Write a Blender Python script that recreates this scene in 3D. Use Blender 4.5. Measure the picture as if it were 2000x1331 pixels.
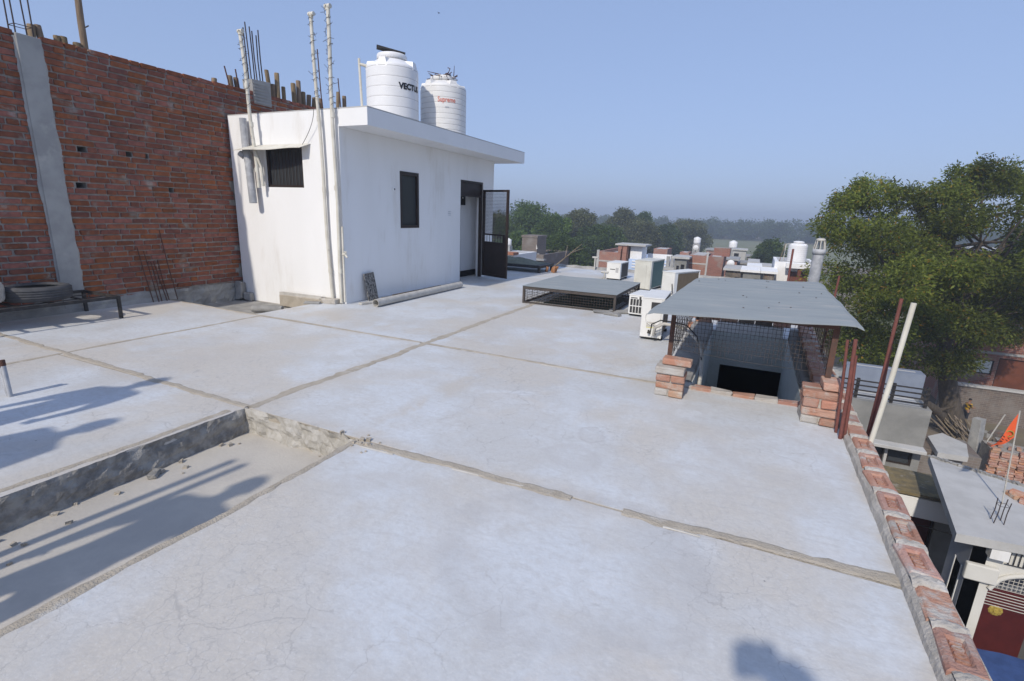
import bpy, bmesh, math, random
import numpy as np
from mathutils import Vector, Matrix, noise as mnoise
random.seed(7); rng = np.random.default_rng(7)
for o in list(bpy.data.objects): bpy.data.objects.remove(o, do_unlink=True)
S = bpy.context.scene
COL = S.collection
R = math.radians
# ---------------------------------------------------------------- camera
H = 1.5
F = 989.0
yaw, pitch, roll = R(24.8156), R(14.1856), R(-2.0885)
fw = np.array([-math.sin(yaw)*math.cos(pitch), math.cos(yaw)*math.cos(pitch), -math.sin(pitch)])
rt = np.array([math.cos(yaw), math.sin(yaw), 0.0]); dn = np.cross(fw, rt)
r2 = rt*math.cos(roll)+dn*math.sin(roll); d2 = -rt*math.sin(roll)+dn*math.cos(roll)
EYE = np.array([0, 0, H])
cam = bpy.data.cameras.new('camera'); camo = bpy.data.objects.new('camera', cam); COL.objects.link(camo)
cam.sensor_width = 36; cam.lens = F/2000*36; cam.clip_start = 0.02; cam.clip_end = 2000
m = Matrix.Identity(4)
for i in range(3):
    m[i][0] = r2[i]; m[i][1] = -d2[i]; m[i][2] = -fw[i]; m[i][3] = EYE[i]
camo.matrix_world = m
S.camera = camo
# ---------------------------------------------------------------- sky, sun, exposure
SUN = Vector((0.09, 1.0, -0.85)).normalized()
w = bpy.data.worlds.new('World'); S.world = w; w.use_nodes = True
nt = w.node_tree; nt.nodes.clear()
sky = nt.nodes.new('ShaderNodeTexSky'); sky.sky_type = 'NISHITA'; sky.sun_disc = False
sky.sun_elevation = math.asin(-SUN.z); sky.sun_rotation = math.pi+math.atan2(0.09, 1.0)
sky.air_density = 1.0; sky.dust_density = 1.8; sky.ozone_density = 3.0; sky.altitude = 0
bg = nt.nodes.new('ShaderNodeBackground'); bg.inputs[1].default_value = 0.103
wo = nt.nodes.new('ShaderNodeOutputWorld')
tint = nt.nodes.new('ShaderNodeMix'); tint.data_type = 'RGBA'; tint.blend_type = 'MULTIPLY'; tint.inputs[0].default_value = 1.0; tint.inputs[7].default_value = (1.68, 2.02, 2.85, 1)   # even, milky blue winter sky
sg = nt.nodes.new('ShaderNodeGamma'); sg.inputs[1].default_value = 0.32
nt.links.new(sky.outputs[0], sg.inputs[0]); nt.links.new(sg.outputs[0], tint.inputs[6]); nt.links.new(tint.outputs[2], bg.inputs[0]); nt.links.new(bg.outputs[0], wo.inputs[0])
sl = bpy.data.lights.new('sun', 'SUN'); sl.energy = 2.05; sl.angle = R(1.2); sl.color = (1.0, 0.92, 0.80)
so = bpy.data.objects.new('sun', sl); COL.objects.link(so); so.rotation_euler = SUN.to_track_quat('-Z', 'Y').to_euler()
S.view_settings.view_transform = 'Standard'; S.view_settings.look = 'None'
S.view_settings.gamma = 1; S.view_settings.use_curve_mapping = False; S.view_settings.exposure = 0.66
S.render.engine = 'CYCLES'
GROUND = -6.5
# ---------------------------------------------------------------- pixel helpers (2000 x 1331 photograph)
def ray(x, y): return fw+r2*(x-1000)/F+d2*(y-665.5)/F
def G(x, y, z=0.0): v = ray(x, y); return EYE+v*((z-H)/v[2])
def PX(x, y, X): v = ray(x, y); return EYE+v*(X/v[0])
def PY(x, y, Y): v = ray(x, y); return EYE+v*(Y/v[1])
def PD(x, y, t): return EYE+ray(x, y)*t
def proj(p):
    q = np.asarray(p, float)-EYE; ww = q@fw
    return 1000+F*(q@r2)/ww, 665.5+F*(q@d2)/ww, ww
# ---------------------------------------------------------------- materials
MATS = {}
def mat(name, c1, c2=None, scale=4.0, rough=0.75, bump=0.15, bscale=60.0, metal=0.0, c3=None, s3=1.2, t3=(0.55, 0.7), rand=0.0, spec=0.3, stretch=None, detail=6):
    if name in MATS: return MATS[name]
    m = bpy.data.materials.new(name); m.use_nodes = True; MATS[name] = m
    n = m.node_tree.nodes; l = m.node_tree.links; b = n['Principled BSDF']
    b.inputs['Roughness'].default_value = rough; b.inputs['Metallic'].default_value = metal
    b.inputs['Specular IOR Level'].default_value = spec
    geo = n.new('ShaderNodeNewGeometry')
    src = geo.outputs['Position']
    if stretch:
        mp = n.new('ShaderNodeMapping'); mp.inputs['Scale'].default_value = stretch; l.new(src, mp.inputs[0]); src = mp.outputs[0]
    def nz(s, d=detail, r=0.6):
        t = n.new('ShaderNodeTexNoise'); t.inputs['Scale'].default_value = s; t.inputs['Detail'].default_value = d; t.inputs['Roughness'].default_value = r
        l.new(src, t.inputs['Vector']); return t.outputs['Fac']
    def ramp(f, a, bb):
        r = n.new('ShaderNodeMapRange'); r.inputs[1].default_value = a; r.inputs[2].default_value = bb; r.interpolation_type = 'SMOOTHSTEP'
        l.new(f, r.inputs[0]); return r.outputs[0]
    def mix(f, a, bb, mode='MIX'):
        x = n.new('ShaderNodeMix'); x.data_type = 'RGBA'; x.blend_type = mode
        if isinstance(f, float): x.inputs[0].default_value = f
        else: l.new(f, x.inputs[0])
        for i, v in ((6, a), (7, bb)):
            if isinstance(v, tuple): x.inputs[i].default_value = (*v, 1)
            else: l.new(v, x.inputs[i])
        return x.outputs[2]
    col = c1
    c2 = c2 or tuple(v*0.8 for v in c1)
    col = mix(ramp(nz(scale), 0.35, 0.65), c1, c2)
    if c3: col = mix(ramp(nz(s3, 8, 0.65), *t3), col, c3)
    if rand:
        oi = n.new('ShaderNodeObjectInfo')
        ad = n.new('ShaderNodeMath'); ad.operation = 'ADD'; l.new(oi.outputs['Random'], ad.inputs[0]); l.new(geo.outputs['Random Per Island'], ad.inputs[1])
        fr = n.new('ShaderNodeMath'); fr.operation = 'FRACT'; l.new(ad.outputs[0], fr.inputs[0])
        hs = n.new('ShaderNodeHueSaturation'); l.new(col, hs.inputs['Color'])
        mr = n.new('ShaderNodeMapRange'); mr.inputs[3].default_value = 1-rand; mr.inputs[4].default_value = 1+rand; l.new(fr.outputs[0], mr.inputs[0]); l.new(mr.outputs[0], hs.inputs['Value'])
        m5 = n.new('ShaderNodeMath'); m5.operation = 'MULTIPLY'; m5.inputs[1].default_value = 7.31; l.new(fr.outputs[0], m5.inputs[0])
        f2 = n.new('ShaderNodeMath'); f2.operation = 'FRACT'; l.new(m5.outputs[0], f2.inputs[0])
        mh = n.new('ShaderNodeMapRange'); mh.inputs[3].default_value = 0.5-rand*0.02; mh.inputs[4].default_value = 0.5+rand*0.055; l.new(f2.outputs[0], mh.inputs[0]); l.new(mh.outputs[0], hs.inputs['Hue'])
        ms = n.new('ShaderNodeMapRange'); ms.inputs[3].default_value = 1-rand*0.6; ms.inputs[4].default_value = 1+rand*0.3; l.new(f2.outputs[0], ms.inputs[0]); l.new(ms.outputs[0], hs.inputs['Saturation'])
        col = hs.outputs[0]
    if isinstance(col, tuple): b.inputs['Base Color'].default_value = (*col, 1)
    else: l.new(col, b.inputs['Base Color'])
    if bump:
        bp = n.new('ShaderNodeBump'); bp.inputs['Strength'].default_value = bump; bp.inputs['Distance'].default_value = 0.01
        l.new(nz(bscale, 5), bp.inputs['Height']); l.new(bp.outputs[0], b.inputs['Normal'])
    m['_col'] = 1
    return m

def floor_material():
    m = bpy.data.materials.new('rooftop_concrete'); m.use_nodes = True
    n = m.node_tree.nodes; l = m.node_tree.links; b = n['Principled BSDF']
    geo = n.new('ShaderNodeNewGeometry'); pos = geo.outputs['Position']
    def nz(s, d=6, r=0.6, dist=0.0, v=None):
        t = n.new('ShaderNodeTexNoise'); t.inputs['Scale'].default_value = s; t.inputs['Detail'].default_value = d; t.inputs['Roughness'].default_value = r; t.inputs['Distortion'].default_value = dist
        l.new(v or pos, t.inputs['Vector']); return t
    def ramp(f, a, bb, lo=0.0, hi=1.0):
        r = n.new('ShaderNodeMapRange'); r.inputs[1].default_value = a; r.inputs[2].default_value = bb; r.inputs[3].default_value = lo; r.inputs[4].default_value = hi; r.interpolation_type = 'SMOOTHSTEP'
        l.new(f, r.inputs[0]); return r.outputs[0]
    def mth(op, a, bb):
        x = n.new('ShaderNodeMath'); x.operation = op
        for i, v in ((0, a), (1, bb)):
            if isinstance(v, (int, float)): x.inputs[i].default_value = v
            else: l.new(v, x.inputs[i])
        return x.outputs[0]
    def mix(f, a, bb, mode='MIX'):
        x = n.new('ShaderNodeMix'); x.data_type = 'RGBA'; x.blend_type = mode
        if isinstance(f, float): x.inputs[0].default_value = f
        else: l.new(f, x.inputs[0])
        for i, v in ((6, a), (7, bb)):
            if isinstance(v, tuple): x.inputs[i].default_value = (*v, 1)
            else: l.new(v, x.inputs[i])
        return x.outputs[2]
    base = mix(ramp(nz(0.9, 7, 0.62).outputs[0], 0.40, 0.60), (0.60, 0.63, 0.66), (0.53, 0.53, 0.52))
    base = mix(ramp(nz(1.7, 6, 0.6, 0.6).outputs[0], 0.50, 0.70, 0.0, 0.7), base, (0.65, 0.675, 0.70))
    base = mix(ramp(nz(0.55, 6, 0.6, 0.3).outputs[0], 0.45, 0.60, 0.0, 0.9), base, (0.55, 0.515, 0.46))
    base = mix(ramp(nz(9, 6, 0.7).outputs[0], 0.52, 0.75, 0.0, 0.35), base, (0.64, 0.655, 0.67))
    # sandy staining spread along the joints and the bay edge
    sx = n.new('ShaderNodeSeparateXYZ'); l.new(pos, sx.inputs[0]); jn = None
    for ax, v0, wd in ((0, -3.285, .26), (0, -6.005, .16), (1, 2.42, .17), (1, 4.70, .15), (0, -2.2, .2), (0, .78, .16), (1, 5.2, .5)):
        dd = mth('ABSOLUTE', mth('SUBTRACT', sx.outputs[ax], v0), 0.0); k_ = ramp(dd, 0.0, wd, 1.0, 0.0); jn = k_ if jn is None else mth('MAXIMUM', jn, k_)
    base = mix(mth('MULTIPLY', jn, ramp(nz(2.6, 7, .65, .5).outputs[0], .38, .62, 0.0, .8)), base, (0.53, 0.485, 0.42))
    # fine trowel mottling
    base = mix(ramp(nz(26, 5, 0.7).outputs[0], 0.38, 0.68, 0.0, 0.34), base, (0.43, 0.42, 0.405))
    base = mix(ramp(nz(75, 4, 0.7).outputs[0], 0.50, 0.72, 0.0, 0.35), base, (0.70, 0.70, 0.70))
    base = mix(ramp(nz(6.5, 8, 0.72, 0.8).outputs[0], 0.53, 0.66, 0.0, 0.40), base, (0.50, 0.485, 0.46))
    # trowel sweeps
    mpt = n.new('ShaderNodeMapping'); mpt.inputs['Rotation'].default_value = (0, 0, 0.6); mpt.inputs['Scale'].default_value = (1.5, 22, 1)
    wv = n.new('ShaderNodeVectorMath'); wv.operation = 'MULTIPLY_ADD'; wv.inputs[1].default_value = (0.5, 0.5, 0); nzw = nz(1.1, 3); l.new(nzw.outputs['Color'], wv.inputs[0]); l.new(pos, wv.inputs[2]); l.new(wv.outputs[0], mpt.inputs[0])
    base = mix(ramp(nz(1.6, 5, .6, 0.0, mpt.outputs[0]).outputs[0], .50, .72, 0.0, .30), base, (0.44, 0.435, 0.42))
    # round wet-dry stains with a shape of their own
    dn_ = nz(1.7, 6, 0.62); wob = n.new('ShaderNodeVectorMath'); wob.operation = 'MULTIPLY_ADD'
    wob.inputs[1].default_value = (0.36, 0.36, 0); l.new(dn_.outputs['Color'], wob.inputs[0]); l.new(pos, wob.inputs[2])
    for cx, cy, r, disc, tint in ((-0.57, 1.95, 0.66, 1, (0.45, 0.445, 0.44)), (0.30, 3.55, 0.45, 0, (0.50, 0.485, 0.47)), (-0.12, 2.90, 0.28, 0, (0.51, 0.49, 0.465)), (-0.86, 3.25, 0.13, 1, (0.47, 0.46, 0.45)),
                                  (-0.88, 2.90, 0.20, 1, (0.48, 0.47, 0.46)), (-1.55, 1.75, 0.50, 2, (0.50, 0.485, 0.465)), (-2.9, 4.0, 0.5, 2, (0.52, 0.51, 0.49)), (-4.7, 3.6, 0.7, 2, (0.53, 0.515, 0.49)), (-0.2, 1.25, 0.3, 2, (0.57, 0.53, 0.48)), (-2.4, 5.4, .45, 0, (.50, .48, .455)), (-1.6, 3.4, .35, 2, (.55, .52, .48)), (-1.2, .9, .35, 0, (.52, .5, .47))):
        sb = n.new('ShaderNodeVectorMath'); sb.operation = 'SUBTRACT'; sb.inputs[1].default_value = (cx+0.18, cy+0.18, 0); l.new(wob.outputs[0], sb.inputs[0])
        fl = n.new('ShaderNodeVectorMath'); fl.operation = 'MULTIPLY'; fl.inputs[1].default_value = (1, 1.12, 0); l.new(sb.outputs[0], fl.inputs[0])
        ln = n.new('ShaderNodeVectorMath'); ln.operation = 'LENGTH'; l.new(fl.outputs[0], ln.inputs[0])
        dd = ln.outputs['Value']
        edge = ramp(dd, r*0.86, r*1.04, 1.0, 0.0)
        inner = ramp(dd, r*0.35, r, 0.12, 1.0)
        nn = ramp(nz(3.1, 6, 0.65).outputs[0], 0.3, 0.62)
        if disc == 1: f = mth('MULTIPLY', mth('MULTIPLY', edge, inner), mth('ADD', mth('MULTIPLY', nn, 0.55), 0.12))
        elif disc == 2: f = mth('MULTIPLY', mth('MULTIPLY', edge, inner), mth('MULTIPLY', nn, 0.45))
        else: f = mth('MULTIPLY', mth('MULTIPLY', edge, ramp(dd, r*0.6, r, 0.0, 1.0)), mth('MULTIPLY', nn, 0.75))
        base = mix(f, base, tint)
    # hairline cracks
    vo = n.new('ShaderNodeTexVoronoi'); vo.feature = 'DISTANCE_TO_EDGE'; vo.inputs['Scale'].default_value = 3.2
    dv = n.new('ShaderNodeVectorMath'); dv.operation = 'MULTIPLY_ADD'; dv.inputs[1].default_value = (0.22, 0.22, 0); nzc = nz(5, 5, 0.6); l.new(nzc.outputs['Color'], dv.inputs[0]); l.new(pos, dv.inputs[2]); l.new(dv.outputs[0], vo.inputs['Vector'])
    cr = mth('MULTIPLY', ramp(vo.outputs['Distance'], 0.0, 0.012, 1.0, 0.0), ramp(nz(0.8, 3).outputs[0], 0.45, 0.59, 0.0, 0.45))
    base = mix(cr, base, (0.33, 0.32, 0.31))
    vo2 = n.new('ShaderNodeTexVoronoi'); vo2.feature = 'DISTANCE_TO_EDGE'; vo2.inputs['Scale'].default_value = 13
    l.new(dv.outputs[0], vo2.inputs['Vector'])
    cr2 = mth('MULTIPLY', ramp(vo2.outputs['Distance'], 0.0, 0.03, 1.0, 0.0), ramp(nz(0.6, 3, 0.5, 0.4).outputs[0], 0.47, 0.61, 0.0, 0.32))
    base = mix(cr2, base, (0.28, 0.28, 0.28))
    # dark specks
    vs = n.new('ShaderNodeTexVoronoi'); vs.inputs['Scale'].default_value = 9; l.new(pos, vs.inputs['Vector'])
    sp = mth('MULTIPLY', ramp(vs.outputs['Distance'], 0.02, 0.06, 1.0, 0.0), ramp(nz(1.3, 2).outputs[0], 0.56, 0.6))
    base = mix(sp, base, (0.12, 0.12, 0.12))
    l.new(base, b.inputs['Base Color'])
    b.inputs['Roughness'].default_value = 0.62; b.inputs['Specular IOR Level'].default_value = 0.35
    rr = ramp(nz(1.1, 5).outputs[0], 0.3, 0.7, 0.5, 0.75); l.new(rr, b.inputs['Roughness'])
    bp = n.new('ShaderNodeBump'); bp.inputs['Strength'].default_value = 0.25; bp.inputs['Distance'].default_value = 0.006
    hh = mth('ADD', nz(55, 5).outputs[0], mth('MULTIPLY', nz(4, 5).outputs[0], 2.0)); l.new(hh, bp.inputs['Height']); l.new(bp.outputs[0], b.inputs['Normal'])
    return m

def leaf_mat(name, c1, c2, rnd=0.35, dry=None):
    m = bpy.data.materials.new(name); m.use_nodes = True; MATS[name] = m
    n = m.node_tree.nodes; l = m.node_tree.links; n.remove(n['Principled BSDF']); out = n['Material Output']
    geo = n.new('ShaderNodeNewGeometry')
    cr = n.new('ShaderNodeValToRGB'); cr.color_ramp.elements[0].color = (*c1, 1); cr.color_ramp.elements[1].color = (*c2, 1)
    if dry:
        e = cr.color_ramp.elements.new(0.93); e.color = (*c2, 1); cr.color_ramp.elements[2].color = (*dry, 1)
    l.new(geo.outputs['Random Per Island'], cr.inputs[0])
    tn = n.new('ShaderNodeTexNoise'); tn.inputs['Scale'].default_value = 0.45; tn.inputs['Detail'].default_value = 3; l.new(geo.outputs['Position'], tn.inputs['Vector'])
    mr = n.new('ShaderNodeMapRange'); mr.inputs[1].default_value = 0.3; mr.inputs[2].default_value = 0.7; mr.inputs[3].default_value = 1-rnd; mr.inputs[4].default_value = 1+rnd; l.new(tn.outputs[0], mr.inputs[0])
    hs = n.new('ShaderNodeHueSaturation'); l.new(cr.outputs[0], hs.inputs['Color']); l.new(mr.outputs[0], hs.inputs['Value'])
    d = n.new('ShaderNodeBsdfPrincipled'); d.inputs['Roughness'].default_value = 0.55; d.inputs['Specular IOR Level'].default_value = 0.12; l.new(hs.outputs[0], d.inputs['Base Color'])
    t = n.new('ShaderNodeBsdfTranslucent'); l.new(hs.outputs[0], t.inputs['Color'])
    mx = n.new('ShaderNodeMixShader'); mx.inputs[0].default_value = 0.38; l.new(d.outputs[0], mx.inputs[1]); l.new(t.outputs[0], mx.inputs[2]); l.new(mx.outputs[0], out.inputs[0])
    return m

def glass_mat(name, tint=(0.05, 0.055, 0.06)):
    m = bpy.data.materials.new(name); m.use_nodes = True; MATS[name] = m
    b = m.node_tree.nodes['Principled BSDF']; b.inputs['Base Color'].default_value = (*tint, 1); b.inputs['Roughness'].default_value = 0.12; b.inputs['Specular IOR Level'].default_value = 0.5
    return m

M = dict(
    floor=floor_material(),
    sand=mat('sandy_mortar', (0.46, 0.41, 0.335), (0.39, 0.345, 0.28), 9, 0.95, 0.9, 90, c3=(0.52, 0.50, 0.46), s3=5, t3=(0.55, 0.72)),
    white_flake=mat('lime_flakes', (0.56, 0.54, 0.495), (0.46, 0.44, 0.40), 12, 0.9, 0.8, 80),
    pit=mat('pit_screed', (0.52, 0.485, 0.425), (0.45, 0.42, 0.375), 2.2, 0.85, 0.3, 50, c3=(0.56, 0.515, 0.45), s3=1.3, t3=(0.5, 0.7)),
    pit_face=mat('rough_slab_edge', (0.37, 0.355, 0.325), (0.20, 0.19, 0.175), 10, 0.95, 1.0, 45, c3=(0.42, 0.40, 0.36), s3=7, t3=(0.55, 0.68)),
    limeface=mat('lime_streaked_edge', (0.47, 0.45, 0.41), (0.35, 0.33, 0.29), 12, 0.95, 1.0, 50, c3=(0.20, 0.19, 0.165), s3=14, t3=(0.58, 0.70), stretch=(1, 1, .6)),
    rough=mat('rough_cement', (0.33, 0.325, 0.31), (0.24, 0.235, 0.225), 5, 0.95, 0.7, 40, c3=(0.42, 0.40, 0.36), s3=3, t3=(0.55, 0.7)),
    white=mat('white_distemper', (0.84, 0.84, 0.835), (0.81, 0.81, 0.80), 1.2, 0.85, 0.25, 30, c3=(0.73, 0.715, 0.685), s3=1.8, t3=(0.53, 0.74), stretch=(1.6, 1.6, .35)),
    fascia=mat('fascia_distemper', (0.81, 0.81, 0.805), (0.78, 0.78, 0.775), 1.5, 0.85, 0.12, 45, c3=(0.62, 0.62, 0.62), s3=0.9, t3=(0.6, 0.8)),
    brick=mat('fired_brick', (0.285, 0.086, 0.047), (0.19, 0.064, 0.040), 16, 0.9, 0.9, 70, c3=(0.29, 0.245, 0.21), s3=3.2, t3=(0.57, 0.70), rand=0.24),
    mortar=mat('grey_mortar', (0.37, 0.345, 0.315), (0.26, 0.24, 0.22), 12, 0.95, 1.0, 60),
    pbrick=mat('pale_weathered_brick', (0.46, 0.275, 0.215), (0.40, 0.195, 0.14), 9, 0.95, 1.0, 80, c3=(0.47, 0.435, 0.395), s3=6.5, t3=(0.52, 0.66), rand=0.16),
    frogbrick=mat('frog_red_brick', (0.38, 0.20, 0.145), (0.33, 0.15, 0.10), 14, 0.9, 0.9, 90, c3=(0.45, 0.36, 0.30), s3=9, t3=(0.58, 0.75)),
    looseb=mat('loose_brick', (0.47, 0.205, 0.125), (0.46, 0.29, 0.215), 8, 0.9, 0.9, 80, c3=(0.50, 0.44, 0.38), s3=5, t3=(0.52, 0.68), rand=0.22),
    greyb=mat('cement_smeared_brick', (0.46, 0.44, 0.41), (0.40, 0.36, 0.32), 10, 0.95, 0.9, 80, c3=(0.48, 0.30, 0.22), s3=7, t3=(0.62, 0.8)),
    parmortar=mat('parapet_mortar', (0.50, 0.465, 0.415), (0.40, 0.37, 0.325), 14, 0.95, 1.0, 55, c3=(0.55, 0.52, 0.475), s3=6),
    concrete=mat('grey_concrete', (0.36, 0.36, 0.35), (0.29, 0.29, 0.285), 4, 0.9, 0.6, 30, c3=(0.43, 0.42, 0.40), s3=2.5),
    concrete2=mat('pale_concrete', (0.50, 0.495, 0.48), (0.43, 0.425, 0.41), 2, 0.9, 0.4, 25, c3=(0.30, 0.29, 0.27), s3=0.8, t3=(0.58, 0.75)),
    rust=mat('rusty_rebar', (0.115, 0.052, 0.036), (0.075, 0.040, 0.032), 30, 0.85, 0.5, 120),
    oxide=mat('red_oxide_rod', (0.20, 0.072, 0.058), (0.15, 0.06, 0.05), 25, 0.75, 0.4, 120),
    darkbar=mat('dark_rebar', (0.045, 0.04, 0.045), (0.07, 0.05, 0.045), 25, 0.7, 0.4, 120),
    tin=mat('weathered_tin', (0.30, 0.325, 0.325), (0.265, 0.29, 0.295), 2.6, 0.75, 0.3, 14, metal=0.0, c3=(0.36, 0.36, 0.345), s3=3.5, t3=(0.52, 0.70), stretch=(0.6, 2.4, 1), detail=10),
    pvc=mat('dusty_pvc', (0.52, 0.50, 0.455), (0.43, 0.41, 0.375), 9, 0.6, 0.2, 60),
    pvc2=mat('cream_pvc', (0.68, 0.655, 0.575), (0.58, 0.55, 0.47), 5, 0.5, 0.1, 60, c3=(0.36, 0.31, 0.25), s3=9, t3=(0.60, 0.74)),
    greypipe=mat('grey_drain_pipe', (0.46, 0.47, 0.49), (0.30, 0.31, 0.33), 7, 0.6, 0.2, 60, c3=(0.60, 0.61, 0.62), s3=6),
    tank=mat('white_tank_plastic', (0.80, 0.80, 0.80), (0.76, 0.76, 0.765), 3, 0.42, 0.05, 30, spec=0.4),
    tank2=mat('dusty_tank_plastic', (0.76, 0.755, 0.74), (0.72, 0.71, 0.69), 4, 0.5, 0.05, 30, c3=(0.52, 0.50, 0.46), s3=3.5, t3=(0.60, 0.78), stretch=(1, 1, 2.5)),
    groove=mat('tank_groove_dust', (0.33, 0.325, 0.32), (0.45, 0.445, 0.44), 8, 0.7, 0.1),  # darker grey lines set in the tank rib grooves
    blacktext=mat('black_lettering', (0.02, 0.02, 0.025), None, 8, 0.5, 0),
    redtext=mat('orange_red_lettering', (0.62, 0.10, 0.045), (0.70, 0.22, 0.13), 14, 0.6, 0),
    greytext=mat('faded_grey_marks', (0.40, 0.42, 0.45), (0.50, 0.52, 0.55), 14, 0.8, 0),
    brown=mat('dark_brown_enamel', (0.034, 0.023, 0.019), (0.026, 0.018, 0.016), 6, 0.45, 0.1, 40, c3=(0.07, 0.055, 0.045), s3=4, t3=(0.62, 0.8)),
    black=mat('matt_black', (0.012, 0.012, 0.013), None, 5, 0.8, 0),
    dark_room=mat('unlit_room_paint', (0.10, 0.10, 0.10), None, 2, 0.9, 0),  # dark grey puts missing light into the colour
    room=mat('room_white_paint', (0.84, 0.84, 0.835), (0.81, 0.81, 0.80), 2, 0.85, 0.1, 40),
    glass=glass_mat('dark_window_glass'),
    mintwall=mat('pale_mint_plaster', (0.70, 0.735, 0.715), (0.63, 0.665, 0.65), 2.5, 0.9, 0.3, 30, c3=(0.45, 0.47, 0.45), s3=2.2, t3=(0.6, 0.78)),
    greenwall=mat('green_plaster', (0.16, 0.235, 0.20), (0.13, 0.19, 0.165), 2.5, 0.9, 0.2, 30),
    ac=mat('ac_white_paint', (0.74, 0.735, 0.71), (0.69, 0.685, 0.655), 5, 0.5, 0.05, 30, c3=(0.56, 0.53, 0.46), s3=3, t3=(0.64, 0.85)),
    acold=mat('ac_yellowed_paint', (0.62, 0.615, 0.555), (0.55, 0.54, 0.48), 5, 0.55, 0.05, 30, c3=(0.45, 0.43, 0.36), s3=3, t3=(0.58, 0.8)),
    coil=mat('brown_condenser_fins', (0.17, 0.13, 0.085), (0.12, 0.092, 0.062), 5, 0.7, 0.6, 200, stretch=(1, 40, 1)),
    coilg=mat('green_condenser_fins', (0.085, 0.155, 0.15), (0.065, 0.12, 0.12), 5, 0.6, 0.5, 200, stretch=(1, 40, 1)),
    acdark=mat('ac_dark_plastic', (0.05, 0.05, 0.05), None, 9, 0.6, 0),
    wire=mat('black_cable', (0.018, 0.018, 0.018), None, 9, 0.6, 0),
    mesh=mat('rusty_mesh_wire', (0.095, 0.078, 0.068), (0.06, 0.05, 0.045), 25, 0.8, 0),
    angle=mat('rusty_angle_iron', (0.12, 0.062, 0.045), (0.085, 0.055, 0.045), 12, 0.8, 0.3, 80),
    frame_d=mat('dark_painted_frame', (0.06, 0.052, 0.048), (0.085, 0.07, 0.06), 12, 0.7, 0.2, 80),
    wood=mat('weathered_bamboo', (0.26, 0.185, 0.115), (0.17, 0.12, 0.08), 8, 0.85, 0.5, 50, stretch=(3, 3, 0.5), rand=0.2),
    bark=mat('grey_brown_bark', (0.115, 0.095, 0.075), (0.07, 0.058, 0.047), 5, 0.95, 1.0, 16, stretch=(3, 3, 0.7)),
    firew=mat('split_firewood', (0.25, 0.20, 0.15), (0.15, 0.12, 0.09), 9, 0.95, 0.6, 50, rand=0.25),
    rubber=mat('dusty_tyre_rubber', (0.055, 0.057, 0.062), (0.085, 0.085, 0.088), 8, 0.85, 0.4, 60),
    iron=mat('black_iron_frame', (0.022, 0.021, 0.022), (0.05, 0.045, 0.042), 15, 0.55, 0.2, 80),
    granite=mat('mottled_granite', (0.30, 0.285, 0.265), (0.03, 0.028, 0.027), 34, 0.3, 0.1, 60, detail=2),
    earth=mat('dry_earth', (0.235, 0.19, 0.14), (0.17, 0.14, 0.105), 0.25, 0.95, 0.5, 4, c3=(0.12, 0.135, 0.06), s3=0.03, t3=(0.47, 0.58)),
    field=mat('crop_field', (0.20, 0.20, 0.105), (0.15, 0.165, 0.08), 0.15, 0.95, 0.4, 3, c3=(0.26, 0.235, 0.15), s3=0.05),
    plaster_g=mat('grey_plaster', (0.27, 0.268, 0.255), (0.21, 0.21, 0.20), 1.5, 0.9, 0.3, 20, c3=(0.33, 0.325, 0.305), s3=1.4),
    bluegrey=mat('blue_grey_wall', (0.36, 0.38, 0.42), (0.30, 0.32, 0.36), 1.5, 0.85, 0.2, 20),
    cream=mat('cream_wall', (0.66, 0.645, 0.595), (0.60, 0.585, 0.54), 1.5, 0.85, 0.2, 20),
    lightblue=mat('light_blue_wall', (0.50, 0.62, 0.82), (0.45, 0.57, 0.78), 1.5, 0.85, 0.1, 20),
    bluewash=mat('dusty_blue_wash', (0.23, 0.265, 0.33), (0.19, 0.22, 0.28), 1.5, 0.85, 0.1, 20),  # light blue wall darkened in colour to stand for shade on it
    bluepaint=mat('blue_trim_paint', (0.22, 0.36, 0.70), None, 3, 0.7, 0.1),
    maroon=mat('maroon_gate_paint', (0.085, 0.014, 0.014), (0.065, 0.011, 0.012), 4, 0.45, 0.1),
    gold=mat('gold_paint', (0.40, 0.30, 0.06), (0.28, 0.2, 0.05), 20, 0.5, 0.2),
    blue_tarp=mat('blue_tarpaulin', (0.045, 0.085, 0.22), (0.035, 0.065, 0.17), 6, 0.5, 0.4, 12),
    yellow=mat('yellow_plastic', (0.66, 0.60, 0.04), (0.58, 0.52, 0.04), 6, 0.5, 0.1),
    orange=mat('orange_flag_cloth', (0.80, 0.13, 0.04), (0.70, 0.11, 0.035), 10, 0.8, 0.3, 40),
    gatebrown=mat('rust_brown_shutter', (0.17, 0.055, 0.028), (0.13, 0.045, 0.024), 4, 0.6, 0.2, 30),
    moss=mat('brown_mossy_ledge', (0.22, 0.17, 0.085), (0.13, 0.11, 0.07), 6, 0.95, 0.6, 30, c3=(0.30, 0.27, 0.22), s3=5),
    oldbrick=mat('old_sooty_brick', (0.20, 0.165, 0.135), (0.13, 0.11, 0.095), 5, 0.95, 0.8, 40, c3=(0.27, 0.13, 0.085), s3=4, rand=0.3),
    farbrick=mat('far_brick', (0.36, 0.155, 0.105), (0.30, 0.125, 0.085), 2, 0.95, 0.5, 20, c3=(0.38, 0.28, 0.22), s3=1.5, t3=(0.55, 0.75), rand=0.15),
    tiletop=mat('red_brick_band', (0.30, 0.10, 0.065), (0.25, 0.085, 0.055), 5, 0.9, 0.5, 40, rand=0.2),
    netgreen=mat('faded_green_net', (0.22, 0.225, 0.16), (0.15, 0.155, 0.12), 20, 0.9, 0.8, 60),
    terracotta=mat('orange_plastic', (0.36, 0.17, 0.08), None, 8, 0.7, 0.2),
    skin=mat('skin', (0.30, 0.17, 0.11), (0.27, 0.15, 0.10), 6, 0.55, 0.05),
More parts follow.
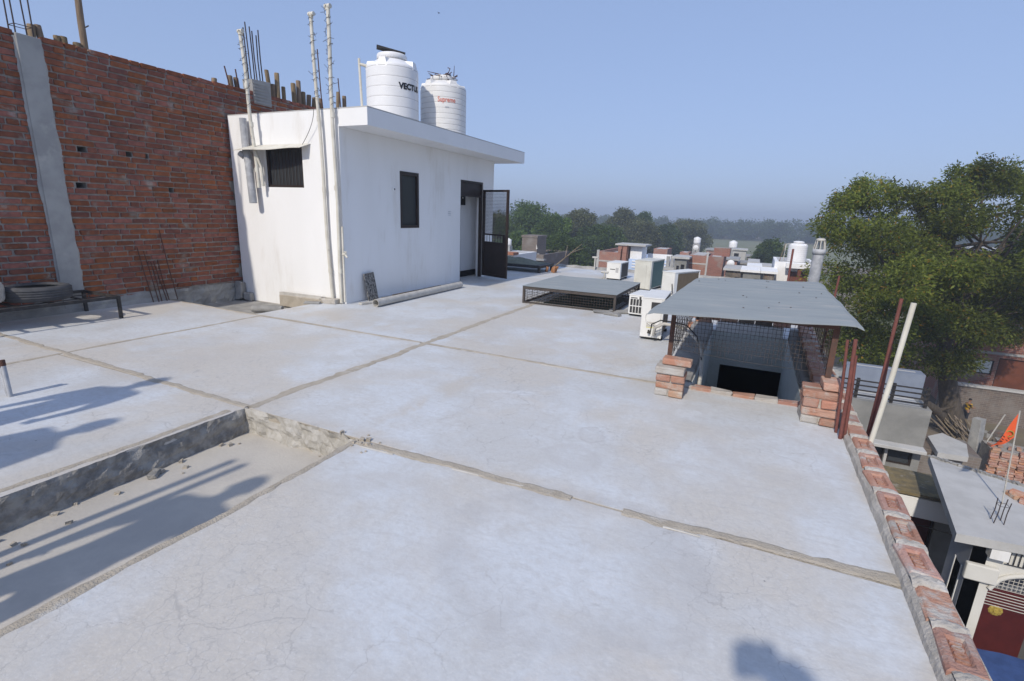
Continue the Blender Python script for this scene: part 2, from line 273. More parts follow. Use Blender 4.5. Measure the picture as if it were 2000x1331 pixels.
    hair=mat('black_hair', (0.012, 0.010, 0.009), None, 20, 0.6, 0.3),
    shirt_a=mat('navy_shirt', (0.03, 0.045, 0.10), None, 6, 0.85, 0.3),
    shirt_b=mat('checked_grey_shirt', (0.20, 0.20, 0.21), (0.14, 0.14, 0.16), 16, 0.85, 0.3),
    shirt_c=mat('black_yellow_jersey', (0.60, 0.36, 0.03), (0.025, 0.022, 0.02), 5, 0.85, 0.2, stretch=(1, 1, 3), detail=1),
    trouser=mat('dark_trousers', (0.028, 0.03, 0.04), None, 6, 0.85, 0.3),
    shoe=mat('black_shoes', (0.015, 0.015, 0.015), None, 6, 0.6, 0.1),
)
# ---------------------------------------------------------------- object helpers
def tag(o, label=None, cat=None, group=None, kind=None):
    if label: o['label'] = label
    if cat: o['category'] = cat
    if group: o['group'] = group
    if kind: o['kind'] = kind
    return o
def empty(name, loc, label=None, cat=None, group=None, kind=None):
    o = bpy.data.objects.new(name, None); COL.objects.link(o); o.location = loc; o.empty_display_size = 0.1
    o['_loc'] = list(map(float, loc))
    tag(o, label, cat, group, kind); return o
def wloc(o):
    v = Vector((0, 0, 0))
    while o is not None: v += Vector(o.location); o = o.parent
    return v
class B:
    """collects verts and faces in world metres; build() links ONE mesh object"""
    def __init__(s): s.v = []; s.f = []; s.sm = []
    def add(s, vs, fs, smooth=False):
        k = len(s.v); s.v += [tuple(map(float, p)) for p in vs]
        for f in fs: s.f.append([i+k for i in f]); s.sm.append(smooth)
        return s
    def box(s, c, d, rz=0.0, rot=None, jit=0.0):
        hx, hy, hz = d[0]/2, d[1]/2, d[2]/2
        mm = rot if rot is not None else Matrix.Rotation(rz, 3, 'Z')
        vs = []
        for x, y, z in ((-1, -1, -1), (1, -1, -1), (1, 1, -1), (-1, 1, -1), (-1, -1, 1), (1, -1, 1), (1, 1, 1), (-1, 1, 1)):
            p = mm @ Vector((x*hx+random.uniform(-jit, jit), y*hy+random.uniform(-jit, jit), z*hz+random.uniform(-jit, jit)))+Vector(c); vs.append(p)
        return s.add(vs, [(0, 3, 2, 1), (4, 5, 6, 7), (0, 1, 5, 4), (1, 2, 6, 5), (2, 3, 7, 6), (3, 0, 4, 7)])
    def bx(s, x0, x1, y0, y1, z0, z1): return s.box(((x0+x1)/2, (y0+y1)/2, (z0+z1)/2), (x1-x0, y1-y0, z1-z0))
    def tube(s, path, r, n=8, caps=True, smooth=True):
        path = [Vector(p) for p in path]; rs = r if isinstance(r, (list, tuple)) else [r]*len(path)
        rings = []; up = None
        for i, p in enumerate(path):
            d = (path[min(i+1, len(path)-1)]-path[max(i-1, 0)])
            d = d.normalized() if d.length > 1e-9 else Vector((0, 0, 1))
            if up is None:
                up = Vector((0, 0, 1)) if abs(d.z) < 0.9 else Vector((1, 0, 0))
            a = d.cross(up).normalized(); bb = d.cross(a).normalized(); up = a.cross(d) if False else up
            rings.append([p+(a*math.cos(t)+bb*math.sin(t))*rs[i] for t in (2*math.pi*k/n for k in range(n))])
        vs = [q for rg in rings for q in rg]; fs = []
        for i in range(len(rings)-1):
            for k in range(n): fs.append((i*n+k, i*n+(k+1) % n, (i+1)*n+(k+1) % n, (i+1)*n+k))
        s.add(vs, fs, smooth)
        if caps:
            m0 = len(rings)-1
            s.add(rings[0], [tuple(range(n))]); s.add(rings[m0], [tuple(reversed(range(n)))])
        return s
    def lathe(s, prof, c=(0, 0, 0), n=40, smooth=True):
        vs = []; fs = []
        for r, z in prof:
            for k in range(n):
                t = 2*math.pi*k/n; vs.append((c[0]+r*math.cos(t), c[1]+r*math.sin(t), c[2]+z))
        for i in range(len(prof)-1):
            for k in range(n): fs.append((i*n+k, i*n+(k+1) % n, (i+1)*n+(k+1) % n, (i+1)*n+k))
        return s.add(vs, fs, smooth)
    def prism(s, poly, z0, z1):
        n = len(poly); vs = [(x, y, z0) for x, y in poly]+[(x, y, z1) for x, y in poly]
        return s.add(vs, [tuple(reversed(range(n))), tuple(range(n, 2*n))]+[(i, (i+1) % n, n+(i+1) % n, n+i) for i in range(n)])
    def wall(s, o, u, v, nrm, us, vs, th, holes=()):
        """slab spanned by u,v from origin o, thickness th along -nrm, rectangular holes (u0,u1,v0,v1)"""
        o, u, v, nrm = Vector(o), Vector(u), Vector(v), Vector(nrm)
        U = sorted(set([us[0], us[1]]+[h[0] for h in holes]+[h[1] for h in holes])); V = sorted(set([vs[0], vs[1]]+[h[2] for h in holes]+[h[3] for h in holes]))
        U = [a for a in U if us[0]-1e-6 <= a <= us[1]+1e-6]; V = [a for a in V if vs[0]-1e-6 <= a <= vs[1]+1e-6]
        def solid(i, j):
            if i < 0 or j < 0 or i >= len(U)-1 or j >= len(V)-1: return False
            cu, cv = (U[i]+U[i+1])/2, (V[j]+V[j+1])/2
            return not any(h[0] < cu < h[1] and h[2] < cv < h[3] for h in holes)
        P = lambda a, b, k: o+u*a+v*b-nrm*(th*k)
        for i in range(len(U)-1):
            for j in range(len(V)-1):
                if not solid(i, j): continue
                a, b, c, d = U[i], U[i+1], V[j], V[j+1]
                s.add([P(a, c, 0), P(b, c, 0), P(b, d, 0), P(a, d, 0)], [(0, 1, 2, 3)])
                s.add([P(a, c, 1), P(b, c, 1), P(b, d, 1), P(a, d, 1)], [(3, 2, 1, 0)])
                if not solid(i-1, j): s.add([P(a, c, 0), P(a, d, 0), P(a, d, 1), P(a, c, 1)], [(0, 1, 2, 3)])
                if not solid(i+1, j): s.add([P(b, c, 0), P(b, c, 1), P(b, d, 1), P(b, d, 0)], [(0, 1, 2, 3)])
                if not solid(i, j-1): s.add([P(a, c, 0), P(a, c, 1), P(b, c, 1), P(b, c, 0)], [(0, 1, 2, 3)])
                if not solid(i, j+1): s.add([P(a, d, 0), P(b, d, 0), P(b, d, 1), P(a, d, 1)], [(0, 1, 2, 3)])
        return s
    def build(s, name, m, parent=None, bevel=0.0, weld=False):
        me = bpy.data.meshes.new(name)
        off = wloc(parent) if parent is not None else None
        vs = [tuple(Vector(p)-off) for p in s.v] if off is not None else s.v
        org = None
        if parent is None:
            a = np.array(vs); org = np.array([(a[:, 0].min()+a[:, 0].max())/2, (a[:, 1].min()+a[:, 1].max())/2, a[:, 2].min()]); vs = (a-org).tolist()
        me.from_pydata(vs, [], s.f)
        if weld:
            bm = bmesh.new(); bm.from_mesh(me); bmesh.ops.remove_doubles(bm, verts=bm.verts, dist=1e-4); bmesh.ops.recalc_face_normals(bm, faces=bm.faces); bm.to_mesh(me); bm.free()
        elif any(s.sm): me.polygons.foreach_set('use_smooth', s.sm)
        me.update(); me.materials.append(m)
        o = bpy.data.objects.new(name, me); COL.objects.link(o)
        if parent is not None: o.parent = parent
        else: o.location = org
        if bevel:
            md = o.modifiers.new('bevel', 'BEVEL'); md.width = bevel; md.segments = 2; md.limit_method = 'ANGLE'
        return o
def copy_tree(o, parent=None):
    c = o.copy(); COL.objects.link(c); c.parent = parent
    for ch in list(o.children): copy_tree(ch, c)
    return c
def text_mesh(s, size, depth=0.0, shear=0.0, extra=0.0):
    cu = bpy.data.curves.new('t', 'FONT'); cu.body = s; cu.size = size; cu.extrude = depth; cu.align_x = 'CENTER'; cu.align_y = 'CENTER'; cu.shear = shear; cu.offset = extra; cu.resolution_u = 3
    o = bpy.data.objects.new('t', cu); COL.objects.link(o); bpy.context.view_layer.update()
    me = bpy.data.meshes.new_from_object(o.evaluated_get(bpy.context.evaluated_depsgraph_get()))
    vs = [tuple(v.co) for v in me.vertices]; fs = [tuple(p.vertices) for p in me.polygons]
    bpy.data.objects.remove(o, do_unlink=True); bpy.data.curves.remove(cu); bpy.data.meshes.remove(me)
    return vs, fs
def jit_grid(b, P, nu, nv, amp, amp_fn=None):
    """displaced sheet: P(u,v)->Vector, amp noise along given normal from amp_fn"""
    vs = []
    for i in range(nu+1):
        for j in range(nv+1): vs.append(P(i/nu, j/nv))
    fs = [(i*(nv+1)+j, (i+1)*(nv+1)+j, (i+1)*(nv+1)+j+1, i*(nv+1)+j+1) for i in range(nu) for j in range(nv)]
    b.add(vs, fs, False); return b
def nz3(x, y, z): return mnoise.noise(Vector((x, y, z)))
#@@SECTIONS
# ================================================================ the ground far below and the town's land
ground = B()
NG = 48
jit_grid(ground, lambda u, v: Vector(((u-0.5)*900, (v-0.5)*900+150, GROUND)), NG, NG, 0)
tag(ground.build('ground', M['earth']), kind='structure')
# ================================================================ own building: floor panels, joints, pit, walls below
bld = empty('building_below', (-3.7, 6.1, GROUND), 'plastered building body under the concrete rooftop, its side wall dropping to the street', 'building')
b = B(); b.wall((0.82, -2, GROUND), (0, 1, 0), (0, 0, 1), (1, 0, 0), (0, 16.3), (0, -0.2-GROUND), 0.2); b.build('side_wall', M['plaster_g'], bld)
b = B(); b.wall((-8.1, 14.3, GROUND), (1, 0, 0), (0, 0, 1), (0, 1, 0), (0, 8.71), (0, -0.2-GROUND), 0.2); b.build('rear_wall', M['plaster_g'], bld)
b = B(); b.wall((-8.1, -2, GROUND), (1, 0, 0), (0, 0, 1), (0, -1, 0), (0, 8.71), (0, -0.2-GROUND), 0.2); b.build('front_wall', M['plaster_g'], bld)
b = B(); b.wall((-8.3, -2, GROUND), (0, 1, 0), (0, 0, 1), (-1, 0, 0), (0, 16.3), (0, -0.2-GROUND), 0.2); b.build('party_wall', M['plaster_g'], bld)
roof = empty('rooftop_floor', (-3, 5, -0.2), 'concrete terrace floor cast in bays with sandy joints', kind='structure')
def panel(x0, x1, y0, y1, holes=(), top=0.0, m='floor', name='floor_panel', th=0.199):
    b = B(); b.wall((0, 0, top), (1, 0, 0), (0, 1, 0), (0, 0, 1), (x0, x1), (y0, y1), th, holes)
    return b.build(name, M[m], roof)
SH = (-0.36, 0.56, 4.74, 7.45)       # light shaft
SM = (-3.18, -2.02, 8.08, 9.62)     # small covered opening
PIT = (-3.3, -2.2, 2.4)
panel(-8.14, -6.015, -2, 2.49); panel(-8.14, -6.015, 2.51, 4.76)
panel(-5.995, -3.3, -2, 2.42); panel(-5.995, -3.295, 2.44, 4.70)
panel(-2.2, 0.79, -2, 2.39); panel(-3.275, 0.79, 2.41, 4.68)
panel(-8.14, -3.295, 4.74, 14.3, holes=((-8.14, -6.15, 4.74, 6.08),))
panel(-3.275, 0.82, 4.70, 14.3, holes=(SH, SM))
panel(-3.3, -2.2, -2, 2.41, top=-0.185, m='pit', name='pit_floor', th=0.12)
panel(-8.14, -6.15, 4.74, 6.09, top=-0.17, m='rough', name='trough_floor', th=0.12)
# bed below every joint so that no gap is see-through
for kb, (x0, x1, y0, y1) in enumerate(((-8.14, -3.32, 2.38, 2.56), (-8.14, -3.3, 4.66, 4.77), (-2.2, 0.79, 2.36, 2.46), (-3.3, -2.2, 2.402, 2.46), (-3.3, 0.79, 4.64, 4.735), (-6.06, -5.95, -2, 4.7), (-3.34, -3.24, 2.42, 8.0), (-3.34, -3.24, 8.001, 14.3))):
    b = B(); b.bx(x0, x1, y0, y1, -0.12-kb*.001, -0.0015-kb*.0006); b.build('joint_bed', M['sand'], roof)
# rough faces of the pit
def rough_face(name, P0, P1, z0, z1, nrm, m, amp=0.02):
    P0, P1, nrm = Vector(P0), Vector(P1), Vector(nrm); L = (P1-P0).length; nu, nv = int(L/0.03), 8
    b = B()
    def P(u, v):
        p = P0.lerp(P1, u); z = z0+(z1-z0)*v
        a = nz3(p.x*9, p.y*9, z*14)*amp+nz3(p.x*30, p.y*30, z*30)*amp*0.5
        if v == 1: z += abs(nz3(p.x*14, p.y*14, 3))*0.008
        return Vector((p.x, p.y, z))+nrm*(0.012+a+(0.015*(1-v)))
    jit_grid(b, P, nu, nv, 0); return b.build(name, M[m], roof)
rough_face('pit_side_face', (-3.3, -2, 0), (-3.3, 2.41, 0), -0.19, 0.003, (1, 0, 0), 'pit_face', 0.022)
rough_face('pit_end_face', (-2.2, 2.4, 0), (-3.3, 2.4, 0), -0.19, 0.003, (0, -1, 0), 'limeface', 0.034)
# sandy joint strips with ragged edges
def joint(p0, p1, wid=0.035, skip=(), z=0.0035, m='sand', seed=0, wob=0.012, name='joint_strip', gappy=False):
    p0, p1 = Vector((*p0, 0)), Vector((*p1, 0)); d = (p1-p0); L = d.length; d.normalize(); nn = Vector((-d.y, d.x, 0)); N = max(4, int(L/0.035)); b = B(); prev = None
    for i in range(N+1):
        t = i/N*L
        if any(a <= t <= c for a, c in skip): prev = None; continue
        if gappy and nz3(t*2.7, seed, 7) < 0.02: prev = None; continue
        c = p0+d*t+nn*(nz3(t*0.9, seed, 5)*wob*2+(nz3(t*5, seed, 6)*.010 if gappy else 0))
        a1 = wid*(0.75+0.55*nz3(t*3.2, seed, 1)+0.45*nz3(t*13, seed, 2)); a2 = wid*(0.75+0.55*nz3(t*3.2, seed, 3)+0.45*nz3(t*13, seed, 4))
        hgt = z+0.0012+0.0022*nz3(t*8, seed, 9)
        cur = [c+nn*max(0.006, a1)+Vector((0, 0, z-0.003)), c+nn*max(0.006, a1)*0.55+Vector((0, 0, hgt)), c-nn*max(0.006, a2)*0.55+Vector((0, 0, hgt)), c-nn*max(0.006, a2)+Vector((0, 0, z-0.003))]
        if prev:
            b.add(prev+cur, [(k, k+1, 5+k, 4+k) for k in range(3)])
        prev = cur
    return b.build(name, M[m], roof)
joint((-8.1, 2.53), (-3.31, 2.42), 0.042, seed=1); joint((-6.005, -2), (-6.01, 4.72), 0.032, seed=2)
joint((-8.1, 4.76), (-3.35, 4.72), 0.03, seed=3); joint((-3.285, 2.42), (-3.27, 8.05), 0.058, seed=4)
joint((-3.285, 9.9), (-3.285, 14.2), 0.03, seed=14)
joint((-3.25, 4.72), (-0.42, 4.66), 0.033, seed=5); joint((-2.22, 2.36), (0.79, 2.44), 0.046, seed=6, skip=((1.52, 1.78),))
joint((-2.2, -1.9), (-2.19, 2.35), 0.03, seed=7, wob=0.02); joint((-3.36, -1.9), (-3.36, 2.3), 0.035, seed=8, wob=0.02)
joint((-2.22, 2.318), (-0.75, 2.388), 0.006, seed=9, m='white_flake', z=0.0042, name='lime_edge', gappy=True); joint((-0.4, 2.358), (0.7, 2.400), 0.005, seed=10, m='white_flake', z=0.0042, name='lime_edge', gappy=True)
joint((-2.2, 4.662), (-1.3, 4.648), 0.006, seed=11, m='white_flake', z=0.0042, name='lime_edge', gappy=True)
# rough crumbs by the pit corner and trough
b = B()
for i in range(70):
    if i < 45: x, y = random.gauss(-2.25, 0.10), random.gauss(2.34, 0.05); z = 0.0 if x > -2.2 or y > 2.41 else -0.185
    else: x, y = random.gauss(-3.15, 0.08), random.uniform(0.2, 2.3); z = -0.185
    s = random.uniform(0.006, 0.02); b.box((x, y, z+s*0.4), (s*1.6, s*1.2, s), random.random()*3, jit=s*0.3)
tag(b.build('rubble_crumbs', M['sand']), 'mortar crumbs scattered along the sunken bay edges', 'rubble', kind='stuff')
b = B()
for (x, y, s) in ((-2.86, 1.55, 0.055), (-2.9, 1.5, 0.035)): pass
b.box((-3.20, 1.66, -0.166), (0.045, 0.07, 0.032), 0.5, jit=0.01); b.box((-3.215, 1.71, -0.17), (0.035, 0.035, 0.025), 0.2, jit=0.006)
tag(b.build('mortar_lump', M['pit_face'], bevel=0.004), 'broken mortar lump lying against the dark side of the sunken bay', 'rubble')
# parapet of single bricks with frogs on the street side
par = empty('parapet', (0.85, 5, 0), 'low brick kerb with stamped hollow bricks along the street edge of the roof', 'parapet')
b = B()
def PP(u, v):
    y = -2+u*16.3; prof = [(0.765, -0.01), (0.772, 0.03), (0.79, 0.052), (0.85, 0.056), (0.91, 0.052), (0.925, 0.02), (0.925, -0.3)]
    x, z = prof[round(v*6)]
    k = nz3(y*7, v*9, 2)*0.010+nz3(y*22, v*20, 5)*0.008
    return Vector((x+k*(1 if v < 0.5 else -1)*0.8, y, z+k))
jit_grid(b, PP, 500, 6, 0); b.build('mortar_bed', M['parmortar'], par)
def frog_brick(worn, variant):
    L, W, Hh = 0.232, 0.118, 0.072
    b = B(); fl, fw_, dp = 0.142, 0.060, 0.014
    def rr(a, bb): return [(-a, -bb), (a, -bb), (a, bb), (-a, bb)]
    rj = random.Random(variant)
    j = lambda p, k=0.004: tuple(c+rj.uniform(-k, k) for c in p)
    o0 = [j((x, y, -Hh/2)) for x, y in rr(W/2, L/2)]; o1 = [j((x, y, Hh/2-0.012)) for x, y in rr(W/2, L/2)]; o2 = [j((x, y, Hh/2), 0.003) for x, y in rr(W/2-0.010, L/2-0.010)]
    if worn:
        b.add(o0+o1+o2, [(i, (i+1) % 4, 4+(i+1) % 4, 4+i) for i in range(4)]+[(4+i, 4+(i+1) % 4, 8+(i+1) % 4, 8+i) for i in range(4)]+[(8, 9, 10, 11), (3, 2, 1, 0)])
        return b, None
    i1 = [(x, y, Hh/2-0.001) for x, y in rr(fw_/2, fl/2)]; i2 = [(x, y, Hh/2-dp) for x, y in rr(fw_/2-0.008, fl/2-0.008)]
    b.add(o0+o1+o2+i1+i2, [(i, (i+1) % 4, 4+(i+1) % 4, 4+i) for i in range(4)]+[(4+i, 4+(i+1) % 4, 8+(i+1) % 4, 8+i) for i in range(4)]+[(8+i, 8+(i+1) % 4, 12+(i+1) % 4, 12+i) for i in range(4)]+[(12+i, 12+(i+1) % 4, 16+(i+1) % 4, 16+i) for i in range(4)]+[(16, 17, 18, 19), (3, 2, 1, 0)])
    return b, Hh/2-dp
TV, TF = text_mesh('1001', 0.060, 0.0055, extra=0.0018)
ys = [2.005, 2.262, 2.545, 2.815, 3.08, 3.345, 3.615, 3.89, 4.16, 4.42, 4.68, 4.95]+[5.22+0.265*k for k in range(34)]
worn_set = {1, 8, 9, 10}
ys = [1.74-0.262*k for k in range(12)][::-1]+ys
nb0 = 12
pm = {}
for i, y in enumerate(ys):
    wn = (i-nb0) in worn_set or ((i-nb0) > 11 and random.random() < 0.4)
    key = (wn, i % 3)
    if key not in pm:
        bb, fz = frog_brick(wn, i % 3+(10 if wn else 0)); me = bpy.data.meshes.new('brick'); me.from_pydata(bb.v, [], bb.f); me.materials.append(M['pbrick']); me.update()
        le = None
        if fz is not None:
            le = bpy.data.meshes.new('frog_lettering'); le.from_pydata([(-q[1]*0.80, q[0]*0.98, q[2]+fz+0.003) for q in TV], [], TF); le.materials.append(M['pbrick']); le.update()
            fp = bpy.data.meshes.new('frog_floor'); a, c = 0.0222, 0.0632; fp.from_pydata([(-a, -c, fz+0.0012), (a, -c, fz+0.0012), (a, c, fz+0.0012), (-a, c, fz+0.0012)], [], [(0, 1, 2, 3)]); fp.materials.append(M['frogbrick']); fp.update(); le = (le, fp)
        pm[key] = (me, le)
    me, le = pm[key]
    o = bpy.data.objects.new('brick', me); COL.objects.link(o); o.parent = par
    o.location = Vector((0.848+random.uniform(-0.008, 0.008), y, 0.036+random.uniform(-0.003, 0.003)+(-0.008 if wn else 0)))-Vector(par.location); o.rotation_euler = (random.uniform(-0.02, 0.02), random.uniform(-0.03, 0.03), random.uniform(-0.05, 0.05))
    if le and y < 7:
        for q, nm in zip(le, ('frog_lettering', 'frog_floor')):
            t = bpy.data.objects.new(nm, q); COL.objects.link(t); t.parent = o
for i in range(len(ys)-1):
    yj = (ys[i]+ys[i+1])/2; gp = ys[i+1]-ys[i]-.225
    if yj > 8: continue
    b = B(); jit_grid(b, lambda u, v: Vector((0.79+.118*v+.006*nz3(yj*9, v*8, 1), yj+(gp/2+.022+.012*nz3(v*5, yj*3, 2))*(u*2-1), .052+.024*math.sin(math.pi*u)**.5*(1-.4*abs(v*2-1)**3)+.006*nz3(u*6, v*9, yj*5))), 7, 10, 0); b.build('mortar_joint', M['parmortar'], par)
# ================================================================ big brick wall on the left
WX = -8.15
wall = empty('brick_wall', (WX-0.11, 4.7, -0.2), 'tall unplastered red brick wall with a concrete column at the left edge of the terrace', 'wall')
HOLES = [(a, c, 0.081+0.0765*k, 0.081+0.0765*(k+1)-0.006) for a, c, k in ((3.91, 4.02, 26), (4.49, 4.57, 26), (4.73, 4.79, 26), (5.02, 5.09, 20), (3.83, 3.95, 20))]
b = B(); b.wall((WX-0.014, 0, 0), (0, 1, 0), (0, 0, 1), (1, 0, 0), (-0.5, 9.6), (-0.2, 3.325), 0.22, HOLES); b.build('mortar_core', M['mortar'], wall)
b = B(); b.wall((WX-0.236, 0, 0), (0, 1, 0), (0, 0, 1), (1, 0, 0), (3.5, 5.4), (1.4, 2.3), 0.02); b.build('hole_backing', M['black'], wall)  # black sheet, the shade of the deep holes put into its colour
b = B(); b.box((WX-0.09, 3.575, 1.58), (0.25, 0.245, 3.5), jit=0.004); b.build('concrete_column', M['concrete'], wall, bevel=0.008)
# ragged cement smears along the column edges
for sgn in (-1, 1):
    b = B(); pts = []
    for i in range(90):
        z = 0.05+i*0.0365; w_ = 0.018+0.03*max(0, nz3(z*2.2, sgn*5, 1))+0.03*max(0, nz3(z*7, sgn*3, 2)); pts.append((z, w_))
    for (za, wa), (zb, wb) in zip(pts, pts[1:]):
        ye = 3.575+sgn*0.12
        b.add([(WX+0.020, ye, za), (WX+0.004, ye+sgn*wa, za), (WX+0.004, ye+sgn*wb, zb), (WX+0.020, ye, zb)], [(0, 1, 2, 3) if sgn > 0 else (3, 2, 1, 0)])
    b.build('cement_smear', M['concrete'], wall)
COURSE = 0.0765
def brick_mesh(seed, jit=0.05):
    bm = bmesh.new(); bmesh.ops.create_cube(bm, size=1.0); bmesh.ops.bevel(bm, geom=bm.edges[:], offset=0.07, segments=1, affect='EDGES')
    rj = random.Random(seed)
    for v in bm.verts: v.co += Vector((rj.uniform(-jit, jit)*0.9, rj.uniform(-jit, jit)*0.45, rj.uniform(-jit, jit)*1.1))
    me = bpy.data.meshes.new('brick'); bm.to_mesh(me); bm.free(); return me
BM = [brick_mesh(k) for k in range(8)]
for me in BM: me.materials.append(M['brick'])
cand = []
rw = 0
z = 0.085
while z < 3.33:
    y = -0.4+(0.118 if rw % 2 else 0)+random.uniform(-0.04, 0.04)
    while y < 9.5:
        L = random.choice((0.228, 0.228, 0.232, 0.222, 0.218, 0.115, 0.235))
        yc = y+L/2; y += L+random.uniform(0.010, 0.018)
        if 3.45 < yc+L/2 and yc-L/2 < 3.70:
            # trim against the column
            if yc < 3.575: e = 3.452; L2 = e-(yc-L/2); yc = (yc-L/2)+L2/2; L = L2
            else: st = 3.698; L2 = yc+L/2-st; yc = yc+L/2-L2/2; L = L2
            if L < 0.03: continue
        zc = z+0.0325+nz3(yc*0.8, rw*0.7, 4)*0.006
        if any(h[0]-0.01 < yc+L/2 and yc-L/2 < h[1]+0.01 and h[2] < zc < h[3] for h in HOLES):
            h = [h for h in HOLES if h[0]-0.01 < yc+L/2 and yc-L/2 < h[1]+0.01 and h[2] < zc < h[3]][0]
            a, c = yc-L/2, yc+L/2
            for q0, q1 in ((a, h[0]-0.006), (h[1]+0.006, c)):
                if q1-q0 > 0.03: cand.append(((q0+q1)/2, zc, q1-q0))
            continue
        if yc > 6.12 and zc < 2.75: continue
        if z < 0.14 and random.random() < 0.45: continue
        cand.append((yc, zc, L))
    z += COURSE; rw += 1
def app(c):
    u, v, d = proj((WX, c[0], c[1]))
    return -1 if (d < 0.5 or u < 0 or u > 2000 or v < 0) else c[2]*0.065/d**2*abs((0-WX)/np.linalg.norm(np.array([WX, c[0], c[1]-H])))
cand.sort(key=app, reverse=True)
def bpose(c):
    yc, zc, L = c
    return Vector((WX-0.05+random.uniform(-0.004, 0.005), yc, zc)), (random.gauss(0, 0.012), random.gauss(0, 0.008), random.gauss(0, 0.008)), (0.105, L, 0.0605+random.uniform(-0.004, 0.002))
for i, c in enumerate(cand[:300]):
    p, r_, s_ = bpose(c); o = bpy.data.objects.new('brick', BM[i % 8]); COL.objects.link(o); o.parent = wall; o.location = p-Vector(wall.location); o.rotation_euler = r_; o.scale = s_
vs, fs = [], []
base_v = [np.array([v.co[:] for v in me.vertices]) for me in BM]; base_f = [[tuple(p.vertices) for p in me.polygons] for me in BM]
for i, c in enumerate(cand[300:]):
    p, r_, s_ = bpose(c); k = len(vs); a = base_v[i % 8]*np.array(s_)
    rx = Matrix.Rotation(r_[0], 3, 'X'); a = a@np.array(rx).T+np.array(p-Vector(wall.location)); vs += a.tolist(); fs += [tuple(q+k for q in f) for f in base_f[i % 8]]
me = bpy.data.meshes.new('bricks'); me.from_pydata(vs, [], fs); me.materials.append(M['brick']); me.update()
o = bpy.data.objects.new('far_bricks', me); COL.objects.link(o); o.parent = wall; o['kind'] = 'stuff'
# cement skirting at the wall foot
b = B()
def SK(u, v):
    y = 1.0+u*3.9; hgt = 0.10+0.05*nz3(y*1.7, 0, 1)+0.03*nz3(y*6, 0, 2)
    if v == 0: return Vector((WX+0.075+0.02*nz3(y*5, 1, 1), y, 0.001))
    if v == 1: return Vector((WX-0.01, y, hgt+0.06))
    return Vector((WX+0.035+0.02*nz3(y*7, v*3, 1), y, hgt*(0.55 if v < 0.6 else 0.95)))
jit_grid(b, SK, 90, 3, 0); b.build('cement_skirting', M['rough'], wall)
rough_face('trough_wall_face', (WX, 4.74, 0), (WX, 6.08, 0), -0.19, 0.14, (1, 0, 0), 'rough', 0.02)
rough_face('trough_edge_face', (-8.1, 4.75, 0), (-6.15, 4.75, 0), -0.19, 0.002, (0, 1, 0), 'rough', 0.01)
b = B(); b.box((-8.06, 6.0, 0.0), (0.14, 0.13, 0.3), 0.2, jit=0.03); b.box((-7.93, 6.02, -0.08), (0.16, 0.1, 0.14), 0.1, jit=0.03); b.build('mortar_haunch', M['rough'], wall, bevel=0.02)
# things on and behind the wall top
def bars(name, label, pts, r, m, ring=None, group=None):
    pts = [(Vector(a), Vector(c)) for a, c in pts]
    root = empty(name, pts[0][0], label, 'rebar', group)
    for a, c in pts:
        b = B(); mid = (a+c)/2+Vector((random.uniform(-.012, .012), random.uniform(-.012, .012), 0)); b.tube([a, mid, c], r, 7); b.build('bar', M[m], root)
    if ring:
        for zr in ring:
            b = B(); q = [a.lerp(c, (zr-a.z)/(c.z-a.z)) for a, c in pts]; q = [q[i] for i in (0, 1, 3, 2)] if len(q) == 4 else q
            b.tube([*q, q[0]], r*0.55, 6); b.build('stirrup', M[m], root)
    return root
bars('rebar_cage', 'four tall dark rebars with a stirrup rising from the concrete column of the brick wall',
     [((WX-dx, y, 3.3), (WX-dx+0.03, y-0.02, 4.35)) for dx, y in ((0.03, 3.49), (0.03, 3.66), (0.17, 3.49), (0.17, 3.66))], 0.008, 'darkbar', ring=(3.44,))
b = B(); b.box((WX-0.1, 6.82, 3.36), (0.24, 0.36, 0.4), jit=0.01)
for k in range(7): b.box((WX+0.024, 6.82, 3.20+k*0.05), (0.012, 0.34, 0.03), jit=0.003)
st = b.build('column_stub', M['concrete'], bevel=0.01); tag(st, 'ribbed raw concrete column stub on top of the brick wall beside the leaning white pipe', 'column')
bars('rebar_bundle', 'bundle of six tall dark rebars standing out of the concrete stub above the white room', [((WX-0.03-0.13*(k % 2), 6.66+0.058*k, 3.5), (WX-0.03-0.13*(k % 2), 6.62+0.062*k, 4.42-0.05*(k % 3))) for k in range(6)], 0.010, 'darkbar')
for nm, (ya, yb, z1), lab in (('rebar', (8.33, 8.27, 4.46), 'single tall rusty rebar between the two tall white pipes'), ('rebar', (8.86, 8.80, 4.06), 'short single rusty rebar just right of the tall white pipes'),
                              ('rebar', (6.30, 6.22, 3.66), 'stubby rusty rebar at the brick wall top left of the concrete stub'), ('rebar', (6.44, 6.42, 3.66), 'stubby rusty rebar right next to the concrete stub')):
    b = B(); b.tube([(WX-0.1, ya, 2.85), (WX-0.09, (ya+yb)/2+0.01, 3.4), (WX-0.1, yb, z1)], 0.011, 7); tag(b.build(nm, M['rust']), lab, 'rebar', 'rebars above the brick wall')
SHUT = [(60, 48, 0.5), (73, 49, 0.5), (110, 70, 0.4), (122, 72, 0.45), (150, 84, 0.35), (418, 153, 0.3), (448, 148, 0.45), (460, 152, 0.5), (520, 137, 0.55), (540, 143, 0.55), (532, 165, 0.4), (553, 170, 0.4), (572, 163, 0.5), (582, 158, 0.5), (592, 180, 0.4), (603, 186, 0.4), (614, 191, 0.35), (625, 193, 0.35), (660, 180, 0.5), (672, 188, 0.45)]
ORD = 'first second third fourth fifth sixth seventh eighth ninth tenth eleventh twelfth thirteenth fourteenth fifteenth sixteenth seventeenth eighteenth nineteenth twentieth'.split()
